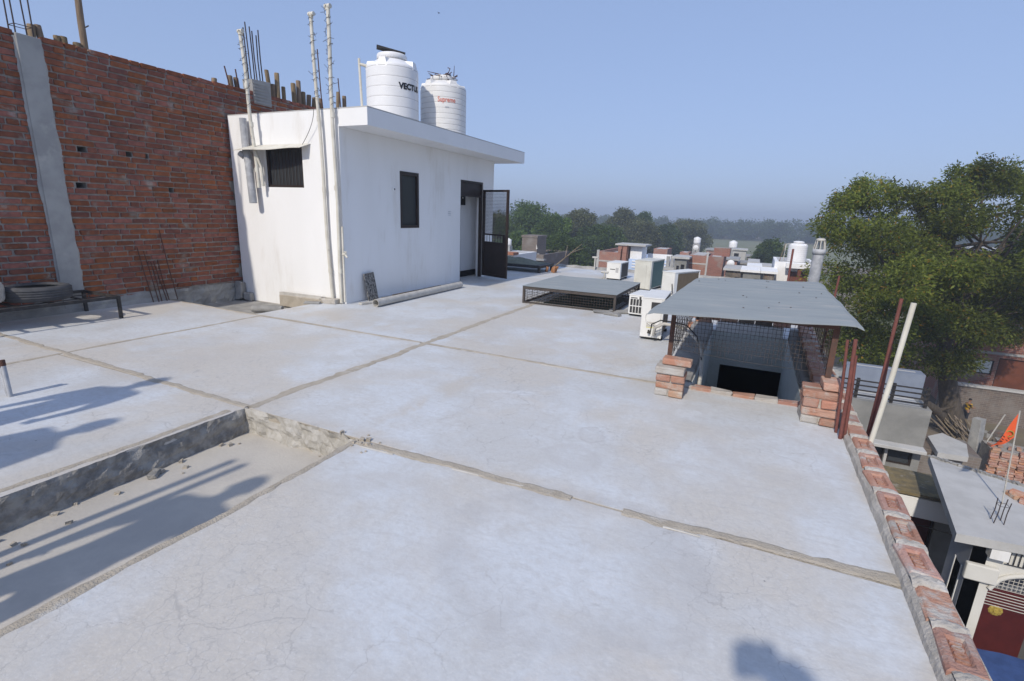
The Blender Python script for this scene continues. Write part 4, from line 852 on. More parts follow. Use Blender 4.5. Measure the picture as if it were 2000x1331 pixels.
ac_unit('outdoor_unit', (-2.03, 10.75, 0.001), 0.36, 0.86, 0.63, R(-8), 'yellowed outdoor unit with dark green fins at the far end of the small tin cover', 'acold', 'coilg', 'slot')
ac_unit('outdoor_unit', (-2.98, 12.1, 0.001), 0.34, 0.74, 0.42, R(-2), 'farthest small white outdoor unit near the rear roof edge', 'ac', 'acdark', 'panel')
b = B(); b.tube([(-0.98, 6.28, 0.09), (-0.96, 6.22, 0.20), (-0.86, 6.22, 0.26), (-0.70, 6.28, 0.24), (-0.55, 6.2, 0.20), (-0.42, 5.9, 0.17), (-0.34, 5.5, 0.12), (-0.31, 5.2, 0.0), (-0.31, 5.05, -0.4), (-0.31, 5.0, -1.6)], 0.020, 8)
tag(b.build('lagged_pipe', M['pvc']), 'white lagged refrigerant pipe running from the nearest unit down into the shaft', 'pipe')
b = B(); b.tube([(-1.02, 6.27, 0.10), (-1.00, 6.20, 0.24), (-0.90, 6.20, 0.30), (-0.78, 6.24, 0.29), (-0.6, 6.24, 0.27), (-0.45, 6.0, 0.2), (-0.335, 5.4, 0.1), (-0.33, 5.1, -0.3), (-0.33, 5.05, -1.6)], 0.008, 6); tag(b.build('power_cable', M['wire']), 'black power cable looping from the nearest outdoor unit', 'cable')
b = B(); b.tube([(-1.25, 9.5, 0.35), (-1.22, 9.42, 0.2), (-1.30, 9.2, 0.02), (-1.1, 8.6, 0.01)], 0.009, 6); tag(b.build('power_cable', M['wire']), 'black cable hanging at the end of the unit with brown fins', 'cable')
b = B()
for k in range(26):
    x, y = random.uniform(-1.95, -1.62), random.uniform(9.0, 10.3); s = random.uniform(.03, .10); b.box((x, y, s*.35), (s*1.8, s*1.2, s*.7), random.random()*3, jit=s*.2)
tag(b.build('debris_heap', M['rough']), 'heap of cement rubble between the small tin cover and the yellowed outdoor unit', 'rubble')
for (x, y, rz, lb) in ((-2.05, 7.78, .2, 'grey stone flake at the near right corner of the small tin cover'), (-1.85, 7.70, -.3, 'darker flat stone beside the small tin cover corner'), (-1.78, 7.95, .6, 'small stone chip behind the flat stones')):
    b = B(); b.box((x, y, .02), (.26, .13, .038), rz, jit=.015); tag(b.build('flat_stone', M['rough'], bevel=.006), lb, 'stone', 'flat stones by the small tin cover')
# ---------------------------------------------------------------- wire mesh panels
def wire_grid(b, P, us, vs, nu, nv, r_, wob=0.004):
    P = lambda u, v, P=P: Vector(P(u, v))
    for i in range(nu+1):
        u = us[0]+(us[1]-us[0])*i/nu; b.tube([P(u, vs[0]+(vs[1]-vs[0])*k/4)+Vector((random.uniform(-wob, wob), random.uniform(-wob, wob), 0)) for k in range(5)], r_, 4, caps=False)
    for j in range(nv+1):
        v = vs[0]+(vs[1]-vs[0])*j/nv; b.tube([P(us[0]+(us[1]-us[0])*k/6, v)+Vector((0, 0, random.uniform(-wob, wob))) for k in range(7)], r_, 4, caps=False)
# small covered opening
sc = empty('skylight_cover', (-2.66, 8.8, 0), 'low caged skylight with a flat grey tin lid in the middle of the terrace', 'skylight')
X0, X1, Y0, Y1, ZT = -3.46, -1.88, 7.90, 9.72, 0.29
for (x, y) in ((X0, Y0), (X1, Y0), (X0, Y1), (X1, Y1)):
    b = B(); b.bx(x-.018, x+.018, y-.018, y+.018, 0.001, ZT); b.build('leg', M['frame_d'], sc)
for (x0, x1, y0, y1) in ((X0+.018, X1-.018, Y0-.018, Y0+.018), (X0+.018, X1-.018, Y1-.018, Y1+.018), (X0-.018, X0+.018, Y0+.018, Y1-.018), (X1-.018, X1+.018, Y0+.018, Y1-.018)):
    b = B(); b.bx(x0, x1, y0, y1, ZT-.05, ZT-.001); b.build('top_rail', M['frame_d'], sc)
    b = B(); b.bx(x0, x1, y0, y1, .004, .025); b.build('bottom_rail', M['frame_d'], sc)
for nm, P, L in (('front', lambda u, v: (X0+(X1-X0)*u, Y0, .025+(ZT-.075)*v), 34), ('rear', lambda u, v: (X0+(X1-X0)*u, Y1, .025+(ZT-.075)*v), 34), ('left', lambda u, v: (X0, Y0+(Y1-Y0)*u, .025+(ZT-.075)*v), 38), ('right', lambda u, v: (X1, Y0+(Y1-Y0)*u, .025+(ZT-.075)*v), 38)):
    b = B(); wire_grid(b, P, (0.012, 0.988), (0, 1), L, 5, 0.0028, .002); b.build('wire_mesh', M['mesh'], sc)
b = B()
def TS(u, v): return Vector((X0-.03+(X1-X0+.06)*u, Y0-.03+(Y1-Y0+.06)*v, ZT+.004+.006*math.sin(u*7)*math.sin(v*5)+.004*nz3(u*4, v*4, 1)))
jit_grid(b, TS, 16, 16, 0); tl = b.build('tin_lid', M['tin'], sc); tl.modifiers.new('s', 'SOLIDIFY').thickness = -.003
def shaft(nm, rect, m, depth, zt=-0.004):
    x0, x1, y0, y1 = rect; x0 += .004; x1 -= .004; y0 += .004; y1 -= .004; root = empty(nm, ((x0+x1)/2, (y0+y1)/2, -depth))
    for (o, u, n_, L) in (((x0, y0, 0), (0, 1, 0), (1, 0, 0), y1-y0), ((x1, y1, 0), (0, -1, 0), (-1, 0, 0), y1-y0), ((x0, y1, 0), (1, 0, 0), (0, -1, 0), x1-x0), ((x1, y0, 0), (-1, 0, 0), (0, 1, 0), x1-x0)):
        b = B(); hl = ()
        if nm == 'light_shaft' and n_ == (0, -1, 0): hl = ((float(PY(1405, 715, y1)[0])-x0, float(PY(1530, 735, y1)[0])-x0, depth-2.6, depth+float(PY(1470, 721, y1)[2])),)
        b.wall((o[0], o[1], -depth), u, (0, 0, 1), n_, (-0.1 if n_[0] == 0 else 0, L+(0.1 if n_[0] == 0 else 0)), (0, depth+zt), 0.1, hl); b.build('shaft_wall', M[m], root)
    b = B(); b.bx(x0, x1, y0, y1, -depth-.05, -depth); b.build('shaft_floor', M['concrete2'], root)
    return root
tag(shaft('skylight_shaft', SM, 'greenwall', 2.8), 'green plastered shaft under the small caged skylight', 'shaft')
ls = tag(shaft('light_shaft', SH, 'mintwall', 3.0), 'pale mint light shaft with a dark opening below the big tin sheet', 'shaft')
b = B(); b.bx(SH[0]-.5, SH[1]+.5, SH[3]+.6, SH[3]+.7, -3, 0.0-.25); b.bx(SH[0]-.5, SH[1]+.5, SH[3]+.11, SH[3]+.7, -3.1, -3); b.build('dark_room_back', M['black'], ls)  # black panels stand in for the unlit depth behind the opening
# copings and back wall of the big shaft
LX0, LX1 = float(PY(1400, 640, SH[3])[0]), float(PY(1530, 655, SH[3])[0])
b = B(); b.bx(LX0, LX1, SH[3]+.002, SH[3]+.14, .003, .135); b.build('white_lintel', M['white'], ls, bevel=.006)
for j_ in range(3):
    for k in range(7):
        xc = -0.60+k*.215+(.1 if j_ % 2 else 0); zc = .036+j_*.074
        if j_ < 2 and LX0-.02 < xc+.1 and xc-.1 < LX1+.02: continue
        if xc+.1 > .78: continue
        b = B(); b.box((xc, SH[3]+.07+random.uniform(-.012, .008), zc), (.205, .13, .066), jit=.006); b.build('brick', M['oldbrick'] if random.random() < .5 else M['looseb'], ls, bevel=.006)
def coping(x0, x1, y0, y1, z0, z1, m, nm):
    b = B(); n_ = 26
    def P(u, v):
        y = y0+(y1-y0)*u; zt = z0+(z1-z0)*u
        pr = [(x0, 0.002), (x0+.01, zt), ((x0+x1)/2, zt+.01), (x1-.01, zt), (x1, 0.002)][round(v*4)]
        return Vector((pr[0], y, max(.002, pr[1]+.014*nz3(y*6, v*5, x0)+.01*nz3(y*17, v*9, x0))))
    jit_grid(b, P, n_*2, 4, 0); b.add([P(0, k/4) for k in range(5)], [(0, 1, 2, 3, 4)]); return b.build(nm, M[m], ls)
coping(-0.64, -0.365, 4.86, SH[3], 0.02, 0.10, 'rough', 'left_coping'); coping(0.565, 0.77, 4.78, SH[3], 0.04, 0.14, 'rough', 'right_coping')
for k in range(11):
    t = k/10; b = B(); b.box((0.70, 4.95+t*2.3, 0.085+0.12*t), (.105, .215, .066), jit=.008, rot=Matrix.Rotation(R(3), 3, 'X')); b.build('coping_brick', M['pbrick'], ls, bevel=.006)
for k in range(5):
    b = B(); x0 = SH[0]+k*.18; b.box((x0+.09, SH[2]-.045, .004+.004*(k % 2)), (.178, .085, .042), jit=.010); b.build('edge_brick', M['greyb' if k % 2 else 'pbrick'], ls, bevel=.006)
# ---------------------------------------------------------------- brick piers carrying the big tin sheet
def pier(label, x0, x1, y, rows, seed):
    root = empty('brick_pier', ((x0+x1)/2, y, 0), label, 'brick pier', 'brick piers under the big tin sheet')
    rj = random.Random(seed); z = 0.001
    for kind, cols in rows:
        h = 0.066+rj.uniform(-.003, .004)
        n_ = len(cols); wd = (x1-x0+rj.uniform(-.01, .015))/n_
        for i, mm in enumerate(cols):
            b = B(); ln = 0.235 if n_ == 2 or kind == 'half' else 0.115
            xc = x0+wd*(i+.5)+rj.uniform(-.006, .006); yy = y+rj.uniform(-.012, .012)
            if kind == 'half': xc = x1-0.055; ln = .20; wd = .125
            if kind == 'ext': xc = x0+.16; wd = .235
            ws = wd-.010 if n_ == 2 else wd
            if n_ == 1 and kind == 'row':
                b.box((xc, y-.06+rj.uniform(-.01, .01), z+h/2), (ws, .112, h-.006), rj.uniform(-.04, .04), jit=.006); b.box((xc, y+.06, z+h/2), (ws-.01, .110, h-.008), rj.uniform(-.04, .04), jit=.006)
                # the hidden rear brick of the course is a piece of its own
                b2 = B(); b2.v, b2.f, b2.sm = b.v[8:], [[q-8 for q in f] for f in b.f[6:]], b.sm[6:]; b.v, b.f, b.sm = b.v[:8], b.f[:6], b.sm[:6]
                b2.build('brick', M[mm], root, bevel=.010)
            else: b.box((xc, yy, z+h/2), (ws, ln, h-.005), rj.uniform(-.05, .05), jit=.006)
            b.build('brick', M[mm], root, bevel=.010)
        if kind != 'nolift': z += h
    b = B(); b.bx(x0+.01, x1-.01, y-.10, y+.10, 0.003, z-.075); b.build('mortar_fill', M['parmortar'], root)
    return root, z
pier('left brick pier of six rough courses at the near corner of the big tin sheet', -0.625, -0.385, 4.45, [('row', ['greyb', 'looseb']), ('row', ['looseb']), ('row', ['pbrick', 'pbrick']), ('row', ['greyb']), ('ext', ['looseb'])], 3)
pier('right brick pier by the street edge with a red brick on top', 0.495, 0.735, 4.40, [('row', ['greyb', 'looseb']), ('row', ['pbrick']), ('row', ['looseb', 'looseb']), ('row', ['pbrick']), ('half', ['looseb'])], 5)
# big tin sheet on angle posts with mesh skirts
cv = empty('tin_canopy', (0.05, 5.8, 0), 'large flat weathered tin sheet on rusty posts covering the light shaft', 'canopy')
FL, FR, BL, BR = Vector((-0.735, 4.28, 0.735)), Vector((0.80, 4.30, 0.795)), Vector((-0.62, 6.95, 0.775)), Vector((0.845, 7.55, 0.775))
def SHT(u, v):
    p = (FL.lerp(FR, u)).lerp(BL.lerp(BR, u), v)
    p.z += .007*math.sin(u*8+v*2)*math.sin(v*4)+.008*nz3(u*3, v*3, 7)
    if v < .02: p.y += .008*nz3(u*9, 0, 2); p.z -= .008+.006*nz3(u*6, 1, 2)
    if u > .97: p.x += .02*nz3(v*6, 3, 1); p.z -= .02
    if u < .03: p.z -= .015; p.x += .02*nz3(v*5, 9, 1)
    return p
b = B(); jit_grid(b, SHT, 30, 44, 0); sh = b.build('tin_sheet', M['tin'], cv); sh.modifiers.new('s', 'SOLIDIFY').thickness = .004
for k in range(16):
    p = SHT(random.uniform(.05, .95), random.uniform(.05, .95)); b = B(); rr = random.uniform(.006, .012); b.lathe([(0, .007), (rr*.6, .005), (rr, .002), (rr, 0)], (p.x, p.y, p.z+.0), 8); b.build('nail', M['mesh'], cv)
def post(x, y, z0, z1):
    b = B(); b.bx(x-.02, x+.02, y-.02, y-.014, z0, z1); b.bx(x-.02, x-.014, y-.014, y+.02, z0, z1); b.build('post', M['angle'], cv)
post(-0.565, 4.68, 0.06, .72); post(0.655, 4.47, .335, .77); post(-0.53, 6.80, .25, .755); post(0.72, 6.86, .30, .76)
def rail(a, c, hh=.035):
    b = B(); a, c = Vector(a), Vector(c); d = (c-a).normalized(); n_ = Vector((-d.y, d.x, 0)).normalized()
    b.add([a-n_*.01, a+n_*.01, a+n_*.01-Vector((0, 0, hh)), a-n_*.01-Vector((0, 0, hh)), c-n_*.01, c+n_*.01, c+n_*.01-Vector((0, 0, hh)), c-n_*.01-Vector((0, 0, hh))], [(0, 1, 2, 3), (7, 6, 5, 4), (0, 4, 5, 1), (1, 5, 6, 2), (2, 6, 7, 3), (3, 7, 4, 0)]); b.build('rail', M['angle'], cv)
rail((-.58, 4.66, .722), (.67, 4.45, .762)); rail((-.565, 4.70, .72), (-.53, 6.8, .752)); rail((.655, 4.49, .765), (.72, 6.86, .758)); rail((-.53, 6.82, .752), (.72, 6.87, .758))
b = B(); wire_grid(b, lambda u, v: (-.56+1.21*u, 4.66-.205*u, .70+.035*u-.34*v-(.03*math.sin(u*40) if v > .95 else 0)), (0, 1), (0, 1), 40, 10, .0017, .004); b.build('wire_mesh', M['mesh'], cv)
b = B(); wire_grid(b, lambda u, v: (-.565+.035*u, 4.70+2.1*u, .69+.03*u-.46*v*(1-.35*u)), (0, 1), (0, 1), 44, 10, .0017, .003); b.build('wire_mesh', M['mesh'], cv)
b = B(); wire_grid(b, lambda u, v: (.66+.06*u, 4.5+2.3*u, .73-.40*v*(1-.25*u)), (0, 1), (0, 1), 46, 9, .0017, .003); b.build('wire_mesh', M['mesh'], cv)
# ---------------------------------------------------------------- rods and poles along the street edge
ROD = [((0.748, 4.085, 0.0), (0.72, 4.09, .735), .013, 'thickest red-oxide rod standing in front of the right brick pier'), ((0.735, 4.20, 0.0), (0.695, 4.22, .70), .010, 'thin red-oxide rod just beside the right brick pier'),
       ((0.775, 4.10, 0.0), (0.742, 4.10, .62), .011, 'shorter red-oxide rod tied to the thickest one'),
       ((0.945, 4.30, -.25), (0.985, 4.36, 1.01), .012, 'tallest red-oxide rod outside the brick kerb'), ((0.965, 4.26, -.25), (0.985, 4.36, .66), .011, 'shorter red-oxide rod outside the brick kerb')]
for a, c, r_, lb in ROD:
    b = B(); a, c = Vector(a), Vector(c); b.tube([a, a.lerp(c, .5)+Vector((.004, 0, 0)), c], r_, 8)
    tag(b.build('steel_rod', M['oxide']), lb, 'rod', 'red-oxide rods by the brick kerb')
b = B(); b.tube([(0.905, 3.97, 0.045), (0.945, 3.985, .55), (0.97, 3.99, 1.03)], .0165, 12); tag(b.build('white_pole', M['pvc2']), 'plain cream plastic pole standing on the brick kerb', 'pole')
b = B(); b.tube([(0.86, 6.6, 0.02), (0.895, 6.62, .95)], .011, 8); tag(b.build('steel_rod', M['oxide']), 'single red-oxide rod behind the right edge of the big tin sheet', 'rod', 'red-oxide rods by the brick kerb')
vp = empty('vent_pipe', (0.79, 8.0, 0.001), 'grey cement vent pipe with a slotted cowl behind the big tin sheet', 'vent pipe')
b = B(); b.tube([(0.79, 8, .001), (0.795, 8, 1.16)], .068, 20); b.build('shaft', M['greypipe'], vp)
b = B(); b.lathe([(.07, 1.10), (.078, 1.10), (.078, 1.17), (.07, 1.17)], (.795, 8, 0), 20); b.build('collar', M['greypipe'], vp)
b = B(); b.lathe([(.05, 1.275), (.058, 1.27), (.055, 1.30), (.04, 1.31), (0, 1.312)], (.795, 8, 0), 20); b.build('cowl_cap', M['pvc'], vp)
for k in range(8):
    t = 2*math.pi*k/8; b = B(); b.tube([(.795+.07*math.cos(t), 8+.07*math.sin(t), 1.165), (.795+.053*math.cos(t), 8+.053*math.sin(t), 1.28)], .008, 5); b.build('cowl_rib', M['pvc'], vp)
b = B(); b.lathe([(.0, 1.168), (.06, 1.168)], (.795, 8, 0), 16); b.build('cowl_throat', M['acdark'], vp)
b = B(); b.tube([(0.70, 11.5, .0), (0.70, 11.5, 1.0)], .02, 8); tag(b.build('steel_rod', M['oxide']), 'rusty rod standing left of the grey vent pipe', 'rod', 'red-oxide rods by the brick kerb')
# ---------------------------------------------------------------- far corner of the terrace
bn = empty('low_bench', (-5.6, 12.6, 0), 'low dark platform heaped with faded green netting at the far end of the terrace', 'platform')
for (x, y) in ((-6.9, 12.2), (-4.95, 12.2), (-6.9, 13.1), (-4.95, 13.1)):
    b = B(); b.bx(x-.03, x+.03, y-.03, y+.03, 0.001, .12); b.build('leg', M['iron'], bn)
b = B(); b.bx(-7.0, -4.9, 12.15, 13.15, .12, .19); b.build('deck', M['iron'], bn)
b = B(); jit_grid(b, lambda u, v: Vector((-6.9+1.85*u, 12.2+.9*v, .195+.13*math.sin(math.pi*u)*math.sin(math.pi*v)+.05*nz3(u*8, v*6, 1)*math.sin(math.pi*u)*math.sin(math.pi*v))), 40, 20, 0); b.build('netting', M['netgreen'], bn)
b = B()
for k in range(6):
    p = Vector((-4.86+random.uniform(-.05, .2), 12.6+random.uniform(-.1, .1), .01)); b.tube([p, p+Vector((random.uniform(-.03, .03), 0, .1)), p+Vector((random.uniform(-.10, .10), random.uniform(-.1, .1), .15))], [.04, .045, .02], 7)
tag(b.build('plastic_bundle', M['terracotta']), 'crumpled orange plastic bundle at the end of the dark platform', 'bundle')
b = B(); b.tube([(-4.75, 12.7, .12), (-4.5, 12.9, .38), (-4.28, 13.1, .62), (-4.15, 13.2, .75)], [.022, .02, .015, .008], 6); b.tube([(-4.5, 12.9, .38), (-4.55, 13.2, .7)], [.012, .005], 5); b.tube([(-4.4, 13.0, .5), (-4.05, 13.0, .66)], [.01, .004], 5)
tag(b.build('dry_branch', M['firew']), 'bare dry branch leaning at the far roof edge', 'branch')
b = B(); b.tube([(-4.02, 14.1, 0.001), (-4.02, 14.1, .34)], .022, 8); b.tube([(-4.10, 14.1, .35), (-3.94, 14.1, .35)], .026, 8); tag(b.build('vent_stub', M['pvc']), 'small T-topped vent stub at the rear roof edge', 'pipe')
b = B(); b.tube([(-2.62, 9.95, 0.001), (-2.62, 9.95, .40)], .018, 8); b.tube([(-2.69, 9.95, .41), (-2.55, 9.95, .41)], .022, 8); tag(b.build('vent_stub', M['pvc']), 'T-topped vent stub between the small tin cover and the farthest unit', 'pipe')
b = B()
jit_grid(b, lambda u, v: Vector((-8.1+8.9*u, 14.2+.12*(v), .002+.07*math.sin(math.pi*v)+.015*nz3(u*40, v*4, 1))), 120, 4, 0); tag(b.build('rear_kerb', M['rough']), 'rough low cement kerb along the rear roof edge', 'kerb')
# ================================================================ neighbours on the street side
def brick_tex(name, c1, c2, mortar, L=0.24, Hh=0.08):
    m = bpy.data.materials.new(name); m.use_nodes = True; n = m.node_tree.nodes; l = m.node_tree.links; b = n['Principled BSDF']; b.inputs['Roughness'].default_value = .92
    geo = n.new('ShaderNodeNewGeometry'); sp = n.new('ShaderNodeSeparateXYZ'); l.new(geo.outputs['Position'], sp.inputs[0])
    ad = n.new('ShaderNodeMath'); ad.operation = 'ADD'; l.new(sp.outputs[0], ad.inputs[0]); l.new(sp.outputs[1], ad.inputs[1])
    cb = n.new('ShaderNodeCombineXYZ'); l.new(ad.outputs[0], cb.inputs[0]); l.new(sp.outputs[2], cb.inputs[1])
    bt = n.new('ShaderNodeTexBrick'); bt.inputs['Color1'].default_value = (*c1, 1); bt.inputs['Color2'].default_value = (*c2, 1); bt.inputs['Mortar'].default_value = (*mortar, 1)
    bt.inputs['Scale'].default_value = 1; bt.inputs['Brick Width'].default_value = L; bt.inputs['Row Height'].default_value = Hh; bt.inputs['Mortar Size'].default_value = .007; bt.inputs['Bias'].default_value = 0.0
    l.new(cb.outputs[0], bt.inputs['Vector'])
    tn = n.new('ShaderNodeTexNoise'); tn.inputs['Scale'].default_value = 1.3; tn.inputs['Detail'].default_value = 7; l.new(geo.outputs['Position'], tn.inputs['Vector'])
    mr = n.new('ShaderNodeMapRange'); mr.inputs[1].default_value = .5; mr.inputs[2].default_value = .72; l.new(tn.outputs[0], mr.inputs[0])
    mx = n.new('ShaderNodeMix'); mx.data_type = 'RGBA'; l.new(mr.outputs[0], mx.inputs[0]); l.new(bt.outputs[0], mx.inputs[6]); mx.inputs[7].default_value = (*mortar, 1)
    l.new(mx.outputs[2], b.inputs['Base Color']); MATS[name] = m; return m
M['bt_red'] = brick_tex('red_brick_courses', (0.27, 0.10, 0.07), (0.21, 0.08, 0.055), (0.27, 0.24, 0.21))
M['bt_far'] = brick_tex('far_brick_courses', (0.36, 0.16, 0.11), (0.29, 0.125, 0.09), (0.34, 0.27, 0.23))
M['bt_old'] = brick_tex('old_brick_courses', (0.18, 0.14, 0.115), (0.13, 0.105, 0.09), (0.23, 0.21, 0.19))
def block(name, label, x0, x1, y0, y1, z1, m, front=(), right=(), roofm='concrete2', cat='house', z0=GROUND, par=0.0, pane='glass', group=None, overhang=0.0, left=()):
    """house body: front (-Y), right (+X), left (-X) openings as (u0,u1,z0,z1)"""
    root = empty(name, ((x0+x1)/2, (y0+y1)/2, z0), label, cat, group)
    b = B(); b.wall((0, y0, 0), (1, 0, 0), (0, 0, 1), (0, -1, 0), (x0, x1), (z0, z1), .2, front)
    b.wall((x1, 0, 0), (0, 1, 0), (0, 0, 1), (1, 0, 0), (y0+.2, y1-.2), (z0, z1), .2, right); b.wall((x0, 0, 0), (0, 1, 0), (0, 0, 1), (-1, 0, 0), (y0+.2, y1-.2), (z0, z1), .2, left)
    b.wall((0, y1, 0), (1, 0, 0), (0, 0, 1), (0, 1, 0), (x0, x1), (z0, z1), .2); b.build('wall', M[m], root)
    e = overhang if overhang else -.201
    b = B()
    if overhang: b.bx(x0-e, x1+e, y0-e, y1+e, z1+.002, z1+.14)
    else: b.bx(x0+.201, x1-.201, y0+.201, y1-.201, z1-par-.12, z1-par)
    b.build('roof', M[roofm], root)
    def pn(o0, o1, nm):
        b = B(); b.bx(*o0); w_ = b.build(nm, M['brown'], root)
        return w_
    for (u0, u1, a, c) in front:
        b = B()
        for q in ((u0, u0+.05, a, c), (u1-.05, u1, a, c), (u0+.05, u1-.05, c-.05, c), (u0+.05, u1-.05, a, a+.05)): b.bx(q[0], q[1], y0+.06, y0+.12, q[2], q[3])
        w_ = b.build('window_frame' if c-a < 1.7 else 'door_frame', M['brown'], root); b = B(); b.bx(u0+.03, u1-.03, y0+.085, y0+.095, a+.03, c-.03); b.build('pane', M[pane], w_)
    for (u0, u1, a, c) in right:
        b = B(); b.bx(x1-.12, x1-.10, u0, u1, a, c); b.build('window', M[pane], root)
    for (u0, u1, a, c) in left:
        b = B(); b.bx(x0+.10, x0+.12, u0, u1, a, c); b.build('window', M[pane], root)
    return root
# (a) house with the grey slab roof, arched gate and flag
ga = empty('slab_roof_house', (4.9, 10.5, GROUND), 'low house with a raw grey slab roof, blue-grey side and cream arched gateway', 'house')
slab_poly = [(3.38, 9.08), (6.4, 9.42), (6.4, 10.91), (3.80, 12.24)]
b = B(); b.prism(slab_poly, -3.14, -3.0); b.build('roof_slab', M['concrete2'], ga)
b = B()
for k in range(46):
    t = k/45; x, y = 3.80+2.6*t, 12.22-1.33*t; b.box((x, y-.05, -2.985), (.07, .08, .03+.02*random.random()), random.random(), jit=.012)
b.build('broken_slab_edge', M['rough'], ga)['kind'] = 'stuff'
FY = 9.32
b = B(); b.wall((3.70, FY, 0), (0, 1, 0), (0, 0, 1), (-1, 0, 0), (0, 0.62), (GROUND, -3.142), .2, ((.17, .42, -4.75, -3.75),)); b.bx(3.702, 6.3, FY+.62, FY+.75, GROUND, -3.143); b.build('side_wall', M['bluegrey'], ga)
b = B(); b.bx(3.80, 3.82, FY+.15, FY+.44, -4.78, -3.72); sw = b.build('side_window', M['glass'], ga)
b = B()
for q in ((FY+.14, FY+.17, -4.78, -3.72), (FY+.42, FY+.45, -4.78, -3.72)): b.bx(3.69, 3.80, *q)
b.build('side_window_trim', M['white'], sw)
AX0, AX1, ZS = 4.02, 5.35, -3.93
b = B(); b.bx(3.702, AX0, FY, FY+.2, GROUND, -3.142); b.bx(AX1, 6.3, FY, FY+.2, GROUND, -3.142)
n_ = 16; pts = [(AX0+(AX1-AX0)*k/n_, ZS+.40*math.sqrt(max(0, 1-((k/n_)*2-1)**2))) for k in range(n_+1)]
for (xa, za), (xb, zb) in zip(pts, pts[1:]):
    b.add([(xa, FY, za), (xb, FY, zb), (xb, FY, -3.142), (xa, FY, -3.142), (xa, FY+.2, za), (xb, FY+.2, zb), (xb, FY+.2, -3.142), (xa, FY+.2, -3.142)], [(0, 1, 2, 3), (7, 6, 5, 4), (0, 4, 5, 1)])
b.build('gate_wall', M['cream'], ga)
b = B(); b.bx(3.66, 4.06, FY-.09, FY-.001, -3.80, -3.52); b.build('cornice_band', M['cream'], ga, bevel=.02)
b = B(); b.tube([(x, FY-.02, z+.03) for x, z in pts], .035, 8); b.build('arch_moulding', M['cream'], ga)
b = B()
for k in range(24):
    x = AX0+.03+k*.055; zt = ZS+.40*math.sqrt(max(0, 1-((x-AX0)/(AX1-AX0)*2-1)**2)); b.tube([(x, FY+.1, ZS), (x, FY+.1, zt)], .006, 5)
for k in range(6): b.tube([(AX0+.02, FY+.1, ZS+.06*k), (AX1-.02, FY+.1, ZS+.06*k)], .006, 5)
b.build('fanlight_grille', M['pvc'], ga)
b = B(); b.bx(AX0+.002, AX0+.62, FY+.10, FY+.14, GROUND, ZS-.01); gd = b.build('gate_leaf', M['maroon'], ga)
for k in range(6): b = B(); b.tube([(AX0+.03, FY+.09, ZS-.06-.05*k), (AX0+.60, FY+.09, ZS-.06-.05*k)], .008, 5); b.build('gate_bar', M['pvc'], gd)
b = B()
for k in range(10):
    t = 2*math.pi*k/10; b.lathe([(0, .02), (.035, .012), (.04, 0)], (0, 0, 0), 8)
b = B(); ec = (4.22, FY+.095, -4.32)
for k in range(10):
    t = 2*math.pi*k/10; b.tube([(ec[0]+.055*math.cos(t), ec[1], ec[2]+.055*math.sin(t)), (ec[0]+.055*math.cos(t), ec[1]-.015, ec[2]+.055*math.sin(t))], [.04, .02], 8)
b.tube([ec, (ec[0], ec[1]-.03, ec[2])], [.05, .03], 10); b.build('gold_emblem', M['gold'], gd)
b = B(); b.bx(AX0+.7, 6.2, FY+.50, FY+.58, GROUND, -3.2); b.bx(3.92, 6.2, FY+.22, FY+.5, GROUND+.02, GROUND+.05); b.build('dark_passage', M['dark_room'], ga)  # dark grey back and floor strip stand for shade inside the gateway
b = B(); b.bx(4.75, 6.3, FY+.76, FY+1.6, GROUND, -3.143); b.build('rear_room', M['plaster_g'], ga)
b = B(); b.bx(3.86, 4.08, FY-.16, FY-.001, -3.32, -3.15); b.build('meter_box', M['white'], ga)
b = B()
for k in range(9): b.tube([(4.14+k*.06, FY-.03, -3.42), (4.14+k*.06, FY-.03, -3.16)], .008, 5)
b.tube([(4.1, FY-.03, -3.42), (4.7, FY-.03, -3.42)], .008, 5); b.build('vent_grille', M['iron'], ga)
for k in range(14):     # slab underside brackets of rebars on the roof
    pass
bars('rebar_cage', 'short rebar cage standing on the grey slab roof below the flag', [((4.02+dx, 9.72+dy, -3.0), (4.04+dx, 9.73+dy, -2.62)) for dx, dy in ((0, 0), (.13, .02), (.0, .13), (.13, .15))], .007, 'darkbar', ring=(-2.7,))
fb_ = Vector(G(1957, 985, -3.0)); ft_ = Vector(PY(1992, 803, fb_.y))
b = B(); b.tube([fb_, ft_], .012, 8); fl = empty('flag', tuple(fb_), 'orange triangular pennant on a thin white pole above the grey slab roof', 'flag'); b.build('flagpole', M['pvc'], fl)
P0 = ft_-(ft_-fb_)*.01; P1 = Vector(PY(1984, 853, fb_.y)); TP = Vector(PY(1937, 874, fb_.y-.1))
b = B()
def FG(u, v):
    a = P0.lerp(P1, v); p = a.lerp(TP, u); p.y += .05*math.sin(u*7+v*2)*u; p.z -= .05*math.sin(math.pi*u)*.6; return p
jit_grid(b, FG, 18, 8, 0); b.build('pennant', M['orange'], fl)
b = B()
for k in range(12):
    t = 2*math.pi*k/12; 
    q0 = FG(.30, .55); b.tube([q0+Vector((.05*math.cos(t), -.012, .05*math.sin(t))), q0+Vector((.05*math.cos(t+.55), -.012, .05*math.sin(t+.55)))], .010, 5)
b.build('pennant_emblem', M['gold'], fl)
b = B()
for u, v in ((.52, .35), (.56, .5), (.60, .62), (.66, .5), (.20, .85), (.28, .88), (.36, .9)): q0 = FG(u, v)+Vector((0, -.012, 0)); b.tube([q0, q0+Vector((-.03, 0, .02)), q0+Vector((-.05, 0, -.01))], .006, 4)
b.build('pennant_mark', M['blacktext'], fl)
